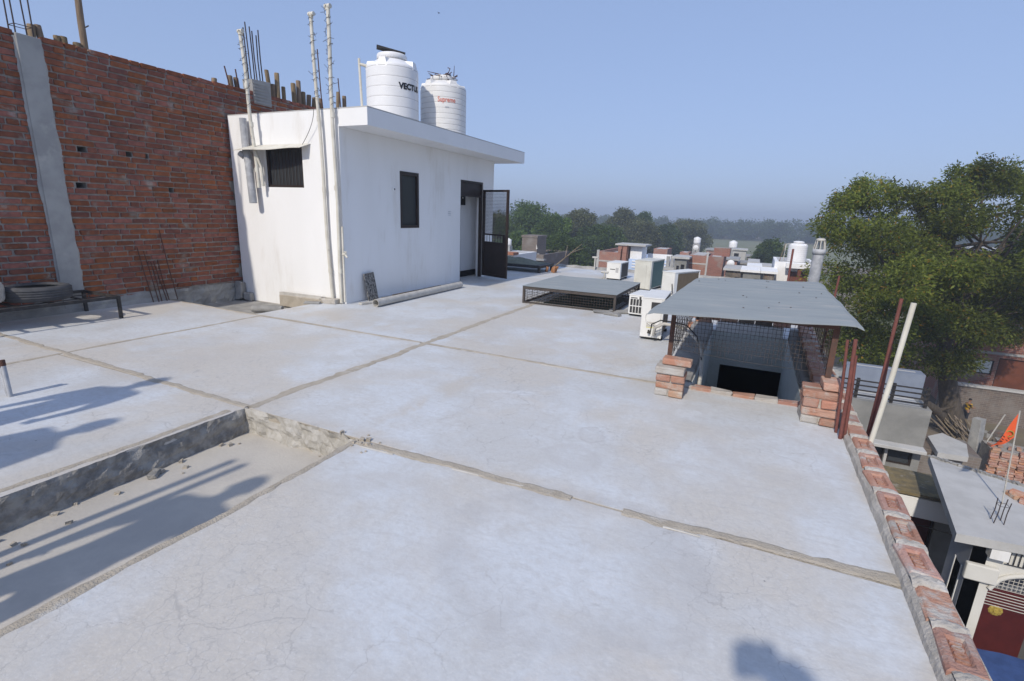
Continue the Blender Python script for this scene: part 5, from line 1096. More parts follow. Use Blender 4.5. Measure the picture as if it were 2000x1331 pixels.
for (x, y, z, rz, lb) in ((4.66, 10.95, -3.0, .3, 'loose red brick on the grey slab roof, farther left one'), (4.76, 10.80, -3.0, -.4, 'loose red brick on the grey slab roof, nearest one'), (4.72, 10.90, -2.93, .9, 'loose red brick lying on top of two others on the slab roof')):
    b = B(); b.box((x, y, z+.035), (.11, .23, .068), rz, jit=.005); tag(b.build('loose_brick', M['looseb'], bevel=.006), lb, 'brick', 'loose bricks on the grey slab roof')
b = B(); b.prism([(3.6, 7.3), (5.6, 7.4), (5.6, 8.75), (3.65, 8.7)], -4.72, -4.70)
b = B(); jit_grid(b, lambda u, v: Vector((3.55+2.0*u, 7.2+1.6*v, -4.72+.10*v-.06*math.sin(u*9)*.4+.03*nz3(u*5, v*4, 1))), 24, 16, 0); tp = b.build('tarpaulin', M['blue_tarp']); tag(tp, 'bright blue tarpaulin stretched over a stall in the street below', 'tarpaulin'); tp.modifiers.new('s', 'SOLIDIFY').thickness = .006
stl = empty('street_stall', (4.5, 8.0, GROUND), 'bamboo stall frame holding up the blue tarpaulin', 'stall')
for (x, y) in ((3.6, 7.28), (5.5, 7.28), (3.6, 8.7), (5.5, 8.7)): b = B(); b.tube([(x, y, GROUND), (x, y, -4.71+(.08 if y > 8 else 0))], .03, 7); b.build('post', M['wood'], stl)
# (b) small white-fronted house with a canopy
gb = block('canopy_house', 'small house with a white canopy band and a dark doorway in the lane below', 3.0, 4.75, 12.35, 13.05, -3.80, 'plaster_g', front=((3.75, 4.22, GROUND+.05, -4.35),), z0=GROUND, roofm='moss', pane='maroon')
b = B(); b.bx(2.95, 4.8, 11.95, 12.349, -4.28, -3.84); b.build('canopy_band', M['white'], gb, bevel=.01)
b = B(); b.bx(2.95, 4.8, 11.9, 13.08, -3.797, -3.74); b.build('mossy_deck', M['moss'], gb)
b = B(); b.tube([(3.30, 11.93, -3.78), (3.42, 11.92, -4.0), (3.45, 11.92, -4.2), (3.40, 11.9, -4.6)], .008, 5); tag(b.build('loose_cable', M['wire']), 'thin black cable looping down the white canopy band', 'cable')
b = B(); b.tube([(3.9, 12.3, -4.6), (4.0, 10.5, -3.75), (3.74, 9.6, -3.35)], .012, 5); tag(b.build('service_cable', M['wire']), 'black service cable sagging between the lane houses', 'cable')
# (c) grey plastered house with ledge, window and roof railing
gc = block('grey_house', 'grey plastered house with a concrete window ledge and a railed roof behind the kerb', 2.4, 5.25, 17.5, 21.5, -3.60, 'plaster_g', front=((4.45, 5.06, -5.40, -4.86), (3.98, 4.36, GROUND+.05, -4.80)), z0=GROUND, roofm='concrete2')
b = B(); b.bx(3.85, 5.26, 17.10, 17.499, -4.82, -4.72); b.build('window_ledge', M['concrete2'], gc, bevel=.015)
b = B(); b.bx(4.37, 4.44, 17.44, 17.499, -5.48, -4.825); b.build('window_surround', M['concrete2'], gc)
rl = empty('roof_railing', (3.8, 17.7, -3.60), 'dark horizontal roof railing on the grey house under the big tree', 'railing')
for k in range(4): b = B(); b.bx(2.45, 5.15, 17.64, 17.67, -3.50+k*.15, -3.46+k*.15); b.build('rail', M['iron'], rl)
for x in (2.45, 3.4, 4.3, 5.12): b = B(); b.bx(x-.04, x+.04, 17.68, 17.76, -3.60, -2.98); b.build('post', M['iron'], rl)
gd2 = block('blue_shed', 'low light blue cabin behind the roof railing of the grey house', 3.2, 5.25, 18.7, 19.25, -2.86, 'bluewash', front=(), z0=-3.598, cat='shed')
# (e) yard behind: broken slab, firewood, stump pillar, brick pile, boundary wall
q_ = [G(x, y, -4.7) for x, y in ((1812, 852), (1840, 846), (1888, 868), (1892, 893), (1858, 888), (1832, 884))]
b = B(); b.prism([(float(p[0]), float(p[1])) for p in reversed(q_)], -4.86, -4.70); tag(b.build('broken_slab', M['concrete2']), 'broken concrete slab over a ruined shed in the yard', 'slab')
cx_, cy_ = float(np.mean([p[0] for p in q_])), float(np.mean([p[1] for p in q_]))
b = B(); b.bx(cx_-.75, cx_+.75, cy_-.15, cy_+1.2, GROUND, -4.862); tag(b.build('ruined_shed', M['bt_old']), 'ruined sooty shed walls under the broken slab', 'shed')
pb_ = G(1896, 908, GROUND); pt_ = PY(1913, 818, pb_[1])
b = B(); b.tube([tuple(pb_), tuple(pt_)], [.22, .19], 4, smooth=False); tag(b.build('leaning_pillar', M['concrete'], bevel=.015), 'leaning dark concrete pillar between the slab roof and the yard', 'pillar')
b = B(); b.tube([(pb_[0]+.05, pb_[1]-.4, -5.6), (pb_[0]+.35, pb_[1]-.4, -4.4)], .022, 6); tag(b.build('thin_rod', M['pvc']), 'thin pale rod beside the leaning concrete pillar', 'rod')
for k in range(16):
    pr_ = G(random.uniform(1855, 1990), random.uniform(846, 872), GROUND); sz_ = random.uniform(.12, .34); b = B(); b.box((pr_[0], pr_[1], GROUND+sz_*.3), (sz_*1.5, sz_, sz_*.7), random.random()*3, jit=sz_*.18); tag(b.build('rubble_lump', M['oldbrick' if k % 2 else 'rough'], bevel=.01), 'broken masonry lump strewn over the yard', 'rubble', 'masonry lumps in the yard')
fwp = B()
for k in range(26):
    fc_ = G(1884, 862, GROUND); a = Vector((fc_[0]+random.uniform(-.45, .45), fc_[1]+random.uniform(-.4, .4), GROUND+.04)); t = random.uniform(-.3, .3)
    b = B(); b.tube([a, a+Vector((-.55+t, .5+t*.5, random.uniform(.35, .85)))], [.032, .022], 6); tag(b.build('firewood_stick', M['firew']), 'grey stick leaning in the firewood heap at the tree foot', 'firewood', 'firewood sticks at the tree foot')
bs_ = G(1918, 938, GROUND); bx_, by_ = float(bs_[0]), float(bs_[1]); zt_ = Zat_ = float(PY(1950, 876, by_)[2])
brickpile = empty('brick_stack', (bx_+1.2, by_+.5, GROUND), 'big stack of salvaged bricks behind the grey slab roof', 'brick stack')
b = B(); b.bx(bx_+.05, bx_+2.6, by_+.08, by_+.9, GROUND, zt_-.10); b.build('stack_core', M['mortar'], brickpile)
nr_ = int((zt_-GROUND)/.078)
for j in range(nr_):
    for i in range(11):
        x = bx_+.12+i*.235+random.uniform(-.02, .02)
        if j >= nr_-(i % 3): continue
        b = B(); b.box((x, by_+random.uniform(-.05, .04), GROUND+.04+j*.078), (.215, .12, .066), random.uniform(-.08, .08), jit=.008); b.build('brick', M['looseb'] if random.random() < .5 else M['pbrick'], brickpile)
for i in range(11):
    b = B(); b.box((bx_+.12+i*.235, by_+.3+.2*random.random(), zt_-.05), (.11, .22, .066), random.uniform(-.3, .3), jit=.008); b.build('brick', M['looseb'], brickpile)
b = B()
bw = empty('boundary_wall', (11, 27, GROUND), 'old sooty brick boundary wall behind the boy', 'wall')
b = B(); b.bx(8.2, 16, 27, 27.25, GROUND, -5.02); b.build('wall_body', M['bt_old'], bw); b = B(); b.bx(8.15, 16, 26.95, 27.3, -5.018, -4.94); b.build('coping', M['concrete2'], bw)
gh = block('brick_house', 'red brick house with a rust-brown shutter and a pale window at the right edge', 8.9, 17, 28.6, 36, 0.6, 'bt_red', front=((9.42, 10.28, -4.75, -4.10), (10.42, 12.2, GROUND+.05, -3.95)), pane='gatebrown', z0=GROUND)
for zz in (-3.75, -2.55, -1.95, -0.6): b = B(); b.bx(8.9, 17, 28.55, 28.599, zz-.05, zz+.05); b.build('cement_band', M['concrete'], gh)
b = B(); b.bx(9.47, 10.23, 28.66, 28.675, -4.70, -4.15); b.build('pale_curtain', M['mintwall'], gh)
# ================================================================ trees
def leafmesh(name, centers, dirs, size, n_leaf, m, parent, droop=0.5, seed=1, width=0.42, spread=0.7):
    g = np.random.default_rng(seed); N = len(centers)
    C = np.repeat(centers, n_leaf, 0); D = np.repeat(dirs, n_leaf, 0)
    k = np.tile(np.arange(n_leaf), N)/max(1, n_leaf-1)
    D = D+g.normal(0, spread, D.shape); D[:, 2] -= droop*g.random(len(D)); D /= np.linalg.norm(D, axis=1)[:, None]+1e-9
    sz = size*(0.6+0.8*g.random(len(D)))[:, None]
    base = C+g.normal(0, size*0.9, C.shape)
    rnd = g.normal(0, 1, D.shape); S_ = np.cross(D, rnd); S_ /= np.linalg.norm(S_, axis=1)[:, None]+1e-9
    tip = base+D*sz; mid = base+D*sz*0.45
    a = mid+S_*sz*width*0.5; c = mid-S_*sz*width*0.5
    V = np.stack([base, a, tip, c], 1).reshape(-1, 3); off = np.array(wloc(parent)); V = V-off
    nf = len(base); me = bpy.data.meshes.new(name); me.vertices.add(nf*4); me.vertices.foreach_set('co', V.astype(np.float32).ravel())
    me.loops.add(nf*4); me.loops.foreach_set('vertex_index', np.arange(nf*4, dtype=np.int32)); me.polygons.add(nf); me.polygons.foreach_set('loop_start', np.arange(0, nf*4, 4, dtype=np.int32)); me.polygons.foreach_set('loop_total', np.full(nf, 4, np.int32))
    me.update(calc_edges=True); me.materials.append(m); o = bpy.data.objects.new(name, me); COL.objects.link(o); o.parent = parent; return o
LF = dict(neem=leaf_mat('neem_leaves', (0.078, 0.104, 0.018), (0.175, 0.205, 0.038), .55, dry=(0.29, 0.16, 0.03)), dark=leaf_mat('dark_leaves', (0.045, 0.076, 0.022), (0.10, 0.145, 0.042), .35),
          mid=leaf_mat('mid_leaves', (0.062, 0.112, 0.024), (0.13, 0.19, 0.05), .35), olive=leaf_mat('olive_leaves', (0.085, 0.10, 0.042), (0.16, 0.17, 0.078), .35), far=leaf_mat('far_wood_leaves', (0.05, 0.078, 0.03), (0.09, 0.125, 0.05), .3))
def clump_sprigs(cl, rad, n_, g, flat=0.75):
    """sprig points biased to the outer shell of each clump; returns positions and outward directions"""
    P, D = [], []
    for c, r_ in zip(cl, rad):
        d = g.normal(0, 1, (n_, 3)); d /= np.linalg.norm(d, axis=1)[:, None]; rr = r_*(0.62+0.42*g.random(n_))
        q = d*rr[:, None]; q[:, 2] *= flat; P.append(c+q); D.append(d*np.array([1, 1, .5])+np.array([0, 0, .15]))
    return np.concatenate(P), np.concatenate(D)
# the big neem
trunk_b = Vector((8.3, 25.3, GROUND))
neem = empty('neem_tree', trunk_b, 'big spreading neem tree with olive green leaves on the right', 'tree')
poly = [(1618, 432), (1650, 398), (1692, 372), (1740, 366), (1790, 384), (1835, 394), (1868, 378), (1888, 342), (1915, 332), (1960, 346), (2000, 350), (2120, 360), (2140, 560), (2040, 600), (1965, 655), (1915, 705), (1880, 722), (1830, 738), (1790, 722), (1745, 735), (1695, 722), (1660, 700), (1640, 600), (1612, 560), (1612, 500)]
def inpoly(x, y):
    c = False; n_ = len(poly); j = n_-1
    for i in range(n_):
        if (poly[i][1] > y) != (poly[j][1] > y) and x < (poly[j][0]-poly[i][0])*(y-poly[i][1])/(poly[j][1]-poly[i][1])+poly[i][0]: c = not c
        j = i
    return c
g = np.random.default_rng(5); cl = []
while len(cl) < 118:
    x, y = g.uniform(1600, 2140), g.uniform(330, 725)
    if not inpoly(x, y): continue
    ed = min(math.hypot(x-a, y-c) for a, c in poly)
    dep = 19.8+g.normal(0, 1)*min(2.4, .5+ed/70)
    if any(np.linalg.norm(PD(x, y, dep)-q) < .85 for q in cl): continue
    cl.append(PD(x, y, dep))
rad = list(g.uniform(.45, .98, len(cl)))
for k in range(70):     # loose outer sprays that break the outline
    e_ = int(g.integers(0, len(poly)-10)); t_ = g.random(); x = poly[e_][0]*(1-t_)+poly[e_+1][0]*t_; y = poly[e_][1]*(1-t_)+poly[e_+1][1]*t_
    if y < 560: cl.append(PD(x+g.normal(0, 12), y+g.normal(0, 12), 19.8+g.normal(0, .6))); rad.append(g.uniform(.16, .36))
cl = np.array(cl); rad = np.array(rad)
P1_, D1_ = clump_sprigs(cl[rad > .4], rad[rad > .4], 230, g, .6); P2_, D2_ = clump_sprigs(cl[rad <= .4], rad[rad <= .4], 55, g, .8); P_ = np.concatenate([P1_, P2_]); D_ = np.concatenate([D1_, D2_])
leafmesh('crown', P_, D_, 0.13, 6, LF['neem'], neem, droop=.8, seed=3, width=.36)
b = B(); tb = trunk_b
TP_ = [tb+Vector((0, 0, -.1)), tb+Vector((0, 0, .3))]+[Vector(PD(x, y, d)) for x, y, d in ((1856, 795, 20.6), (1850, 740, 20.2), (1846, 680, 19.9), (1842, 600, 19.8), (1848, 520, 19.8), (1860, 430, 19.8))]
b.tube(TP_, [.58, .46, .36, .29, .25, .19, .12, .05], 14)
b.build('trunk', M['bark'], neem)
ctr = cl.mean(0)
order = g.permutation(len(cl))[:70]
for k in order:
    t_ = g.uniform(0, 2.99); a = TP_[4+int(t_)].lerp(TP_[5+int(t_)], t_ % 1); e = Vector(cl[k]); mdl = a.lerp(e, .5)+Vector((g.normal(0, .25), g.normal(0, .25), -.1+g.normal(0, .2)))
    b = B(); b.tube([a, a.lerp(mdl, .5)+Vector((0, 0, .1)), mdl, mdl.lerp(e, .6), e], [.075, .06, .045, .028, .012], 6); b.build('limb', M['bark'], neem)
b = B(); b.tube([(8.2, 25.0, GROUND+.2), (7.5, 24.5, GROUND+.9), (6.6, 23.6, -5.0), (5.9, 22.8, -4.3), (5.4, 22.2, -3.9)], [.20, .19, .17, .14, .10], 9); b.tube([(6.6, 23.6, -5.0), (6.5, 23.8, -4.2)], [.1, .05], 7); b.tube([(7.5, 24.5, GROUND+.9), (7.9, 24.2, -5.2)], [.09, .04], 7)
tag(b.build('fallen_log', M['bark']), 'dead forked log leaning from the neem trunk onto the railed roof', 'log')
def tree(px, py, wpx, dep, kind, label, hpx=None, n_cl=34, per=70, seed=0, lsize=.34):
    g = np.random.default_rng(100+seed); top = PD(px, py, dep); wm = wpx*dep/F; base = np.array([top[0], top[1], GROUND]); Ht = top[2]-GROUND
    root = empty('tree', base, label, 'tree', 'trees beyond the town')
    cl = []
    for i in range(n_cl):
        t = g.random()**0.8; zz = GROUND+Ht*(.20+.76*t); prof = math.sin(math.pi*min(1, .16+.80*t))**.6
        a = g.uniform(0, 2*math.pi); rr = wm/2*prof*math.sqrt(g.random())*0.9
        cl.append((base[0]+rr*math.cos(a), base[1]+rr*math.sin(a), zz))
    cl = np.array(cl); rad = g.uniform(.10, .19, n_cl)*wm
    P_, D_ = clump_sprigs(cl, rad, per, g, .8)
    leafmesh('crown', P_, D_, lsize, 3, LF[kind], root, droop=.5, seed=seed, width=.7)
    b = B(); bb = Vector(base); b.tube([bb, bb+Vector((.1, 0, Ht*.3)), bb+Vector((0, .1, Ht*.6)), bb+Vector((.1, 0, Ht*.85))], [.35, .28, .16, .05], 8)
    for k in range(6):
        e = Vector(cl[k]); b.tube([bb+Vector((.05, 0, Ht*(.25+.05*k))), (bb+Vector((0, 0, Ht*.4))).lerp(e, .5), e], [.12, .08, .03], 6)
    b.build('trunk', M['bark'], root); return root
TR = [(972, 425, 90, 66, 'olive', 'loose olive tree seen through the mesh of the open door'), (1035, 404, 125, 62, 'mid', 'tallest bright green tree right of the open door'), (1085, 428, 90, 56, 'mid', 'rounded green tree between the two tallest ones'),
      (1135, 415, 85, 72, 'olive', 'pale-topped tree left of the grey-brown pair'), (1100, 468, 110, 46, 'dark', 'dark low tree behind the T-topped stub'), (1165, 446, 90, 60, 'dark', 'dark tree right behind the half-built brick house'),
      (1212, 417, 100, 82, 'olive', 'broad grey-green tree above the blue-trimmed house'), (1259, 419, 42, 86, 'dark', 'narrow tree poking above its neighbours'), (1250, 440, 90, 78, 'olive', 'wide grey tree behind the white parapet'),
      (1300, 446, 80, 84, 'dark', 'dark tree above the raw concrete parapet'), (1345, 438, 85, 98, 'olive', 'hazy tree at the right end of the tree row'), (1010, 455, 60, 52, 'mid', 'green tree behind the grey house with the small flag'), (1505, 476, 62, 58, 'dark', 'small dark tree left of the white house with a tank'),
      (1062, 440, 95, 70, 'dark', 'shaded tree filling the gap under the bright one'), (1190, 452, 80, 66, 'dark', 'dark tree left of the broad grey-green one')]  # both use the darker leaf colour
for i, (px, py, w_, dd, kd, lb) in enumerate(TR): tree(px, py, w_, dd, kd, lb, seed=i, lsize=.11+dd*.0017, n_cl=46, per=230)
# far wood: one uncountable mass
g = np.random.default_rng(77); cl = []; rd = []
for k in range(720):
    x = g.uniform(-150, 190); y = 250+g.normal(0, 12)-x*.12; hgt = 7.0+1.9*nz3(x*.045, 0, 3)+1.2*nz3(x*.15, 0, 8)
    for q in range(2): cl.append((x+g.normal(0, 1.5), y+g.normal(0, 2), GROUND+hgt*g.uniform(.15, .95))); rd.append(g.uniform(1.3, 2.6))
fw_root = empty('far_wood', (20, 240, GROUND), 'hazy blue-green belt of woodland on the horizon', kind='stuff'); fw_root['category'] = 'woodland'
P_, D_ = clump_sprigs(np.array(cl), np.array(rd), 80, g, .8); fwm = leafmesh('foliage', P_, D_, .62, 2, LF['far'], fw_root, droop=.3, seed=9, width=.8); fwm['kind'] = 'stuff'
b = B(); jit_grid(b, lambda u, v: Vector((-60+220*u, 120+115*v-(-60+220*u)*.1, GROUND+.02)), 20, 10, 0); tag(b.build('field', M['field']), kind='structure')
# ================================================================ town beyond the rear roof edge
def face(a, bx_, ytop, t):
    p = PD(a, ytop, t); q = PY(bx_, ytop, p[1]); return float(p[0]), float(q[0]), float(p[1]), float(p[2])
def Zat(px, py, Y): return float(PY(px, py, Y)[2])
x0, x1, y0, zt = face(1168, 1226, 491, 44)
h1 = block('half_built_house', 'half-built orange brick house behind the farthest outdoor unit', x0, x1, y0, y0+7, zt, 'bt_far', par=.3)
b = B(); b.bx(x0+1.75, x1, y0-.03, y0+2.2, zt-.0, zt+.62); b.build('stair_head', M['bt_far'], h1); b = B(); b.bx(x0+1.5, x1+1.5, y0-.15, y0+2.5, zt+.622, zt+.74); b.build('stair_head_slab', M['concrete2'], h1)
b = B(); b.bx(x0-.08, x0+.14, y0-.04, y0+.16, GROUND, zt+.12); b.build('corner_column', M['concrete2'], h1); b = B(); b.bx(x0+.15, x1, y0-.02, y0-.001, zt-.85, zt-.72); b.build('cement_band', M['concrete2'], h1)
x0b, x1b, y0b, ztb = face(1228, 1302, 506, 43)
h2 = block('blue_trim_house', 'white and pale blue house with striped parapet and blue trim', x0b, x1b, y0b, y0b+7, ztb, 'lightblue', par=.7, front=((x0b+.35, x0b+1.1, ztb-2.6, ztb-1.3),), pane='bluepaint')
b = B(); b.bx(x0b, x0b+.98, y0b+.4, y0b+2.5, ztb-.02, ztb+1.05); b.build('stair_head', M['white'], h2); b = B(); b.bx(x0b-.25, x0b+1.3, y0b+.1, y0b+2.8, ztb+1.052, ztb+1.16); b.build('stair_head_slab', M['concrete2'], h2)
for k in range(3): b = B(); b.bx(x0b+.3, x1b, y0b-.06, y0b-.001, ztb-.22-.24*k, ztb-.12-.24*k); b.build('parapet_stripe', M['white'], h2)
for xx in (x0b+1.15, x0b+2.3): b = B(); b.add([(xx-.25, y0b-.08, ztb-.5), (xx+.25, y0b-.08, ztb-.5), (xx+.07, y0b-.08, ztb-.05), (xx-.07, y0b-.08, ztb-.05), (xx-.25, y0b+.05, ztb-.5), (xx+.25, y0b+.05, ztb-.5), (xx+.07, y0b+.05, ztb-.05), (xx-.07, y0b+.05, ztb-.05)], [(0, 1, 2, 3), (7, 6, 5, 4), (0, 3, 7, 4), (1, 5, 6, 2), (3, 2, 6, 7)]); b.build('parapet_ornament', M['bluepaint'], h2)
b = B(); b.bx(x0b+1.0, x1b+.02, y0b+3.0, y0b+3.2, ztb-.7, ztb+.35); b.build('white_parapet', M['white'], h2)
b = B(); b.bx(x1b, x1b+.35, y0b-.1, y0b+.3, GROUND, ztb+.05); b.build('corner_pilaster', M['bluepaint'], h2)
for k, (px, py) in enumerate(((1216, 480), (1214, 487), (1226, 480))):
    p = PD(px, py, 30); b = B(); b.tube([(p[0]-.1, p[1], GROUND), (p[0], p[1], p[2])], .03, 6); tag(b.build('tall_rod', M['rust']), ['tall rusty rod in front of the half-built brick house', 'shorter rusty rod left of the half-built house tower', 'thickest rusty rod between the brick and blue houses'][k], 'rod')
x0, x1, y0, zt = face(1277, 1304, 486, 50); block('brick_room', 'small pale brick rooftop room above the blue-trimmed parapet', x0, x1, y0, y0+3, zt, 'bt_far')
x0, x1, y0, zt = face(1302, 1345, 499, 41); h3 = block('concrete_house', 'raw grey concrete house with a deep lintel right of the blue house', x0, x1, y0, y0+6, zt-.9, 'concrete', front=((x0+.1, x1-.2, zt-3.2, zt-1.2),), pane='rough')
b = B()
for k in range(6): b.bx(x0+k*.32, x0+k*.32+.27, y0+.1, y0+.25, zt-.898, zt-.25+.25*random.random())
b.build('ragged_parapet', M['concrete'], h3); b = B(); b.bx(x0-.15, x1+.15, y0-.5, y0-.001, zt-1.15, zt-1.0); b.build('lintel_slab', M['concrete2'], h3)
x0, x1, y0, zt = face(1328, 1346, 493, 46); block('brick_chimney_block', 'small red brick block peeping over the raw concrete house', x0, x1, y0, y0+2, zt, 'bt_far', cat='building')
x0, x1, y0, zt = face(1347, 1381, 498, 37); h4 = block('brick_block', 'square red brick block with a cement band behind the big tin sheet', x0, x1, y0, y0+4, zt, 'bt_far'); b = B(); b.bx(x0, x1, y0-.02, y0-.001, zt-.65, zt-.55); b.build('cement_band', M['concrete2'], h4)
x0, x1, y0, zt = face(1384, 1414, 501, 36); h5 = block('dark_brick_block', 'darker brick block with a pale corner post behind the big tin sheet', x0, x1, y0, y0+4, zt, 'bt_red'); b = B(); b.bx(x0-.12, x0-.001, y0-.05, y0+.12, GROUND, zt+.3); b.build('corner_post', M['concrete2'], h5)
b = B(); b.bx(x0+.2, x1+.3, y0+1.5, y0+3, zt-.05, zt+.55); b.build('upper_block', M['bt_red'], h5)
x0, x1, y0, zt = face(1432, 1458, 489, 62); h6 = block('concrete_tower', 'pale concrete stair block with a dark opening among the far shacks', x0, x1, y0, y0+3, zt, 'concrete2', front=((x0+.15, x0+.7, zt-1.3, zt-.35),), pane='black', overhang=.15, cat='building')
def small_tank(px, py, t, r_, h_, m, label, stand=True):
    p = PD(px, py, t); root = empty('small_tank', (p[0], p[1], GROUND if stand else p[2]), label, 'water tank')
    b = B(); b.lathe([(0, 0), (r_, 0), (r_*1.01, h_*.3), (r_, h_*.32), (r_*1.01, h_*.6), (r_, h_*.62), (r_, h_*.85), (r_*.6, h_*.95), (r_*.4, h_), (0, h_)], tuple(p), 18); b.build('tank_body', M[m], root)
    b = B(); b.lathe([(r_*.35, h_), (r_*.36, h_*1.04), (0, h_*1.05)], tuple(p), 14); b.build('lid', M[m], root)
    if stand: b = B(); b.bx(p[0]-r_, p[0]+r_, p[1]-r_, p[1]+r_, GROUND, p[2]-.002); b.build('stand', M['concrete'], root)
    return root
small_tank(1431, 486, 66, .50, 1.0, 'tank', 'tiny white tank left of the concrete stair block', True); small_tank(1361, 477, 75, .50, 1.0, 'tank', 'white tank in front of the hazy tree at the tree row end', True); small_tank(1478, 542, 40, .26, .5, 'yellow', 'yellow drum among the shacks behind the big tin sheet', True)
for (px, py, t, r_, lb) in ((1427, 515, 45, .32, 'white satellite dish in front of the far shacks'), (1359, 484, 70, .35, 'small white satellite dish under the white tank by the hazy tree')):
    p = PD(px, py, t); root = empty('satellite_dish', (p[0], p[1], GROUND), lb, 'satellite dish'); b = B()
    vs = [(p[0]+r_*q*math.cos(a), p[1]-.12*(1-q*q), p[2]+r_*q*math.sin(a)) for q in (.02, .5, 1) for a in (2*math.pi*k/14 for k in range(14))]
    b.add(vs, [(i*14+k, i*14+(k+1) % 14, (i+1)*14+(k+1) % 14, (i+1)*14+k) for i in range(2) for k in range(14)], True); b.build('dish', M['white'], root)
    b = B(); b.tube([(p[0], p[1]+.05, GROUND), (p[0], p[1]+.05, p[2])], .04, 6); b.build('mast', M['iron'], root)
SHK = [(1418, 1452, 528, 34, 3, 'oldbrick', 'low shack with a pale corrugated roof behind the big tin sheet', 'concrete2'), (1452, 1492, 531, 33, 3, 'plaster_g', 'open shack with white eaves beside the yellow drum', 'white'), (1464, 1480, 514, 48, 4, 'plaster_g', 'grey hut with a pale roof left of the small dark tree', 'concrete2'),
       (1459, 1476, 502, 68, 4, 'oldbrick', 'far dark hut below the woodland', 'rough'), (1492, 1513, 534, 31, 3, 'oldbrick', 'low hut with a pale ledge left of the white house', 'white'), (1415, 1440, 508, 50, 4, 'bt_far', 'brick hut behind the satellite dish', 'concrete'), (1440, 1466, 516, 52, 4, 'bt_old', 'sooty hut below the concrete stair block', 'rough'), (1380, 1412, 489, 70, 4, 'bt_far', 'far brick house below the field edge', 'concrete'), (1478, 1500, 500, 72, 4, 'bt_far', 'far brick cottage behind the small dark tree', 'concrete'),
       (1318, 1342, 505, 36, 2, 'plaster_g', 'low grey hut squeezed behind the unit with brown fins', 'concrete2'), (1440, 1454, 499, 84, 3, 'white', 'tiny white hut at the field edge left of the dark tree', 'concrete2'), (1400, 1418, 494, 90, 4, 'plaster_g', 'tiny grey hut at the field edge above the darker brick block', 'rough'), (1463, 1484, 522, 43, 3, 'bt_far', 'small brick hut just above the yellow drum', 'white'), (1486, 1512, 522, 44, 3, 'bt_old', 'dark brick hut under the small dark tree', 'concrete2')]
for (a, c, yt, t, dp_, m_, lb, rm) in SHK:
    x0, x1, y0, zt = face(a, c, yt, t); w_ = x1-x0; block('shack', lb, x0, x1, y0, y0+dp_, zt, m_, front=((x0+w_*.2, x0+w_*.42, zt-1.5, zt-.5), (x0+w_*.55, x0+w_*.85, zt-1.9, zt-.4)), roofm=rm, overhang=.18, pane='black', cat='hut')
# white house with a tank
x0, x1, y0, zt = face(1514, 1541, 511, 33); hw = block('white_house', 'white plastered house with a water tank beside the grey vent pipe', x0, x1+1.55, y0, y0+5, zt, 'white', front=((x1+.1, x1+1.2, zt-2.3, zt-.55),), pane='gatebrown')
b = B(); b.bx(x1-.15, x1+1.75, y0-.6, y0-.001, zt-.32, zt-.02); b.build('porch_slab', M['white'], hw); b = B(); b.bx(x1+.55, x1+.75, y0-.5, y0-.3, GROUND, zt-.321); b.build('porch_post', M['gatebrown'], hw)
tk, _ = tank('water_tank', (x1+.45, y0+1.0, zt-.0), .56, 1.35, 8, 'white ribbed tank on the white house left of the grey vent pipe', 'tank', [R(a) for a in (-150, -90, -30)])
b = B(); b.tube([(x1-.3, y0+.9, zt), (x1-.28, y0+.9, zt+1.1), (x1-.05, y0+.95, zt+1.15)], .03, 6); tag(b.build('riser_pipe', M['pvc']), 'thin riser pipe beside the tank on the white house', 'pipe')
b = B(); b.tube([(x0+.25, y0+.3, zt), (x0+.45, y0+.3, zt+1.15)], .025, 6); tag(b.build('thin_pole', M['wood']), 'thin leaning bamboo on the white house roof', 'pole')
bars('column_bars', 'rust-red column bars right of the white house tank', [((x1+1.62+dx, y0-.3+dy, GROUND), (x1+1.70+dx, y0-.3+dy, zt+.75)) for dx, dy in ((0, 0), (.12, 0), (0, .14), (.12, .14))], .022, 'oxide')
# grey house at the left with a small flag, white cottage in front
x0, x1, y0, zt = face(1003, 1062, 494, 40); hl = block('grey_flat_house', 'sooty grey flat-roofed house with a ragged parapet right of the open door', x0, x1, y0, y0+6, zt, 'bt_old', front=((x0+.9, x0+1.35, zt-1.5, zt-.5), (x0+.15, x0+.6, zt-1.3, zt-.6)), pane='black', par=.3)
b = B()
for k in range(11): b.bx(x0+k*.2, x0+k*.2+.16, y0+.02, y0+.15, zt+.001, zt+.05+.12*random.random())
b.build('ragged_parapet', M['rough'], hl); b = B(); b.bx(x0-.1, x1+.25, y0-.55, y0-.001, zt-.42, zt-.30); b.build('sunshade_slab', M['concrete'], hl)
b = B(); b.bx(x0-.2, x0+1.15, y0+2, y0+4, zt-.3, zt+1.15); b.build('upper_room', M['bt_old'], hl); b = B(); b.bx(x0-.25, x0+1.2, y0+1.95, y0+4.05, zt+1.152, zt+1.32); b.build('upper_band', M['bt_old'], hl)
fp_ = empty('small_flag', (x0+1.5, y0+1, zt), 'tiny cream pennant on the grey flat-roofed house', 'flag'); b = B(); b.tube([(x0+1.5, y0+1, zt-.3), (x0+1.5, y0+1, zt+.75)], .015, 5); b.build('flagpole', M['wood'], fp_); b = B(); b.add([(x0+1.5, y0+.98, zt+.72), (x0+1.5, y0+.98, zt+.30), (x0+1.62, y0+.98, zt+.36)], [(0, 1, 2)]); pn = b.build('pennant', M['cream'], fp_); pn.modifiers.new('s', 'SOLIDIFY').thickness = .01
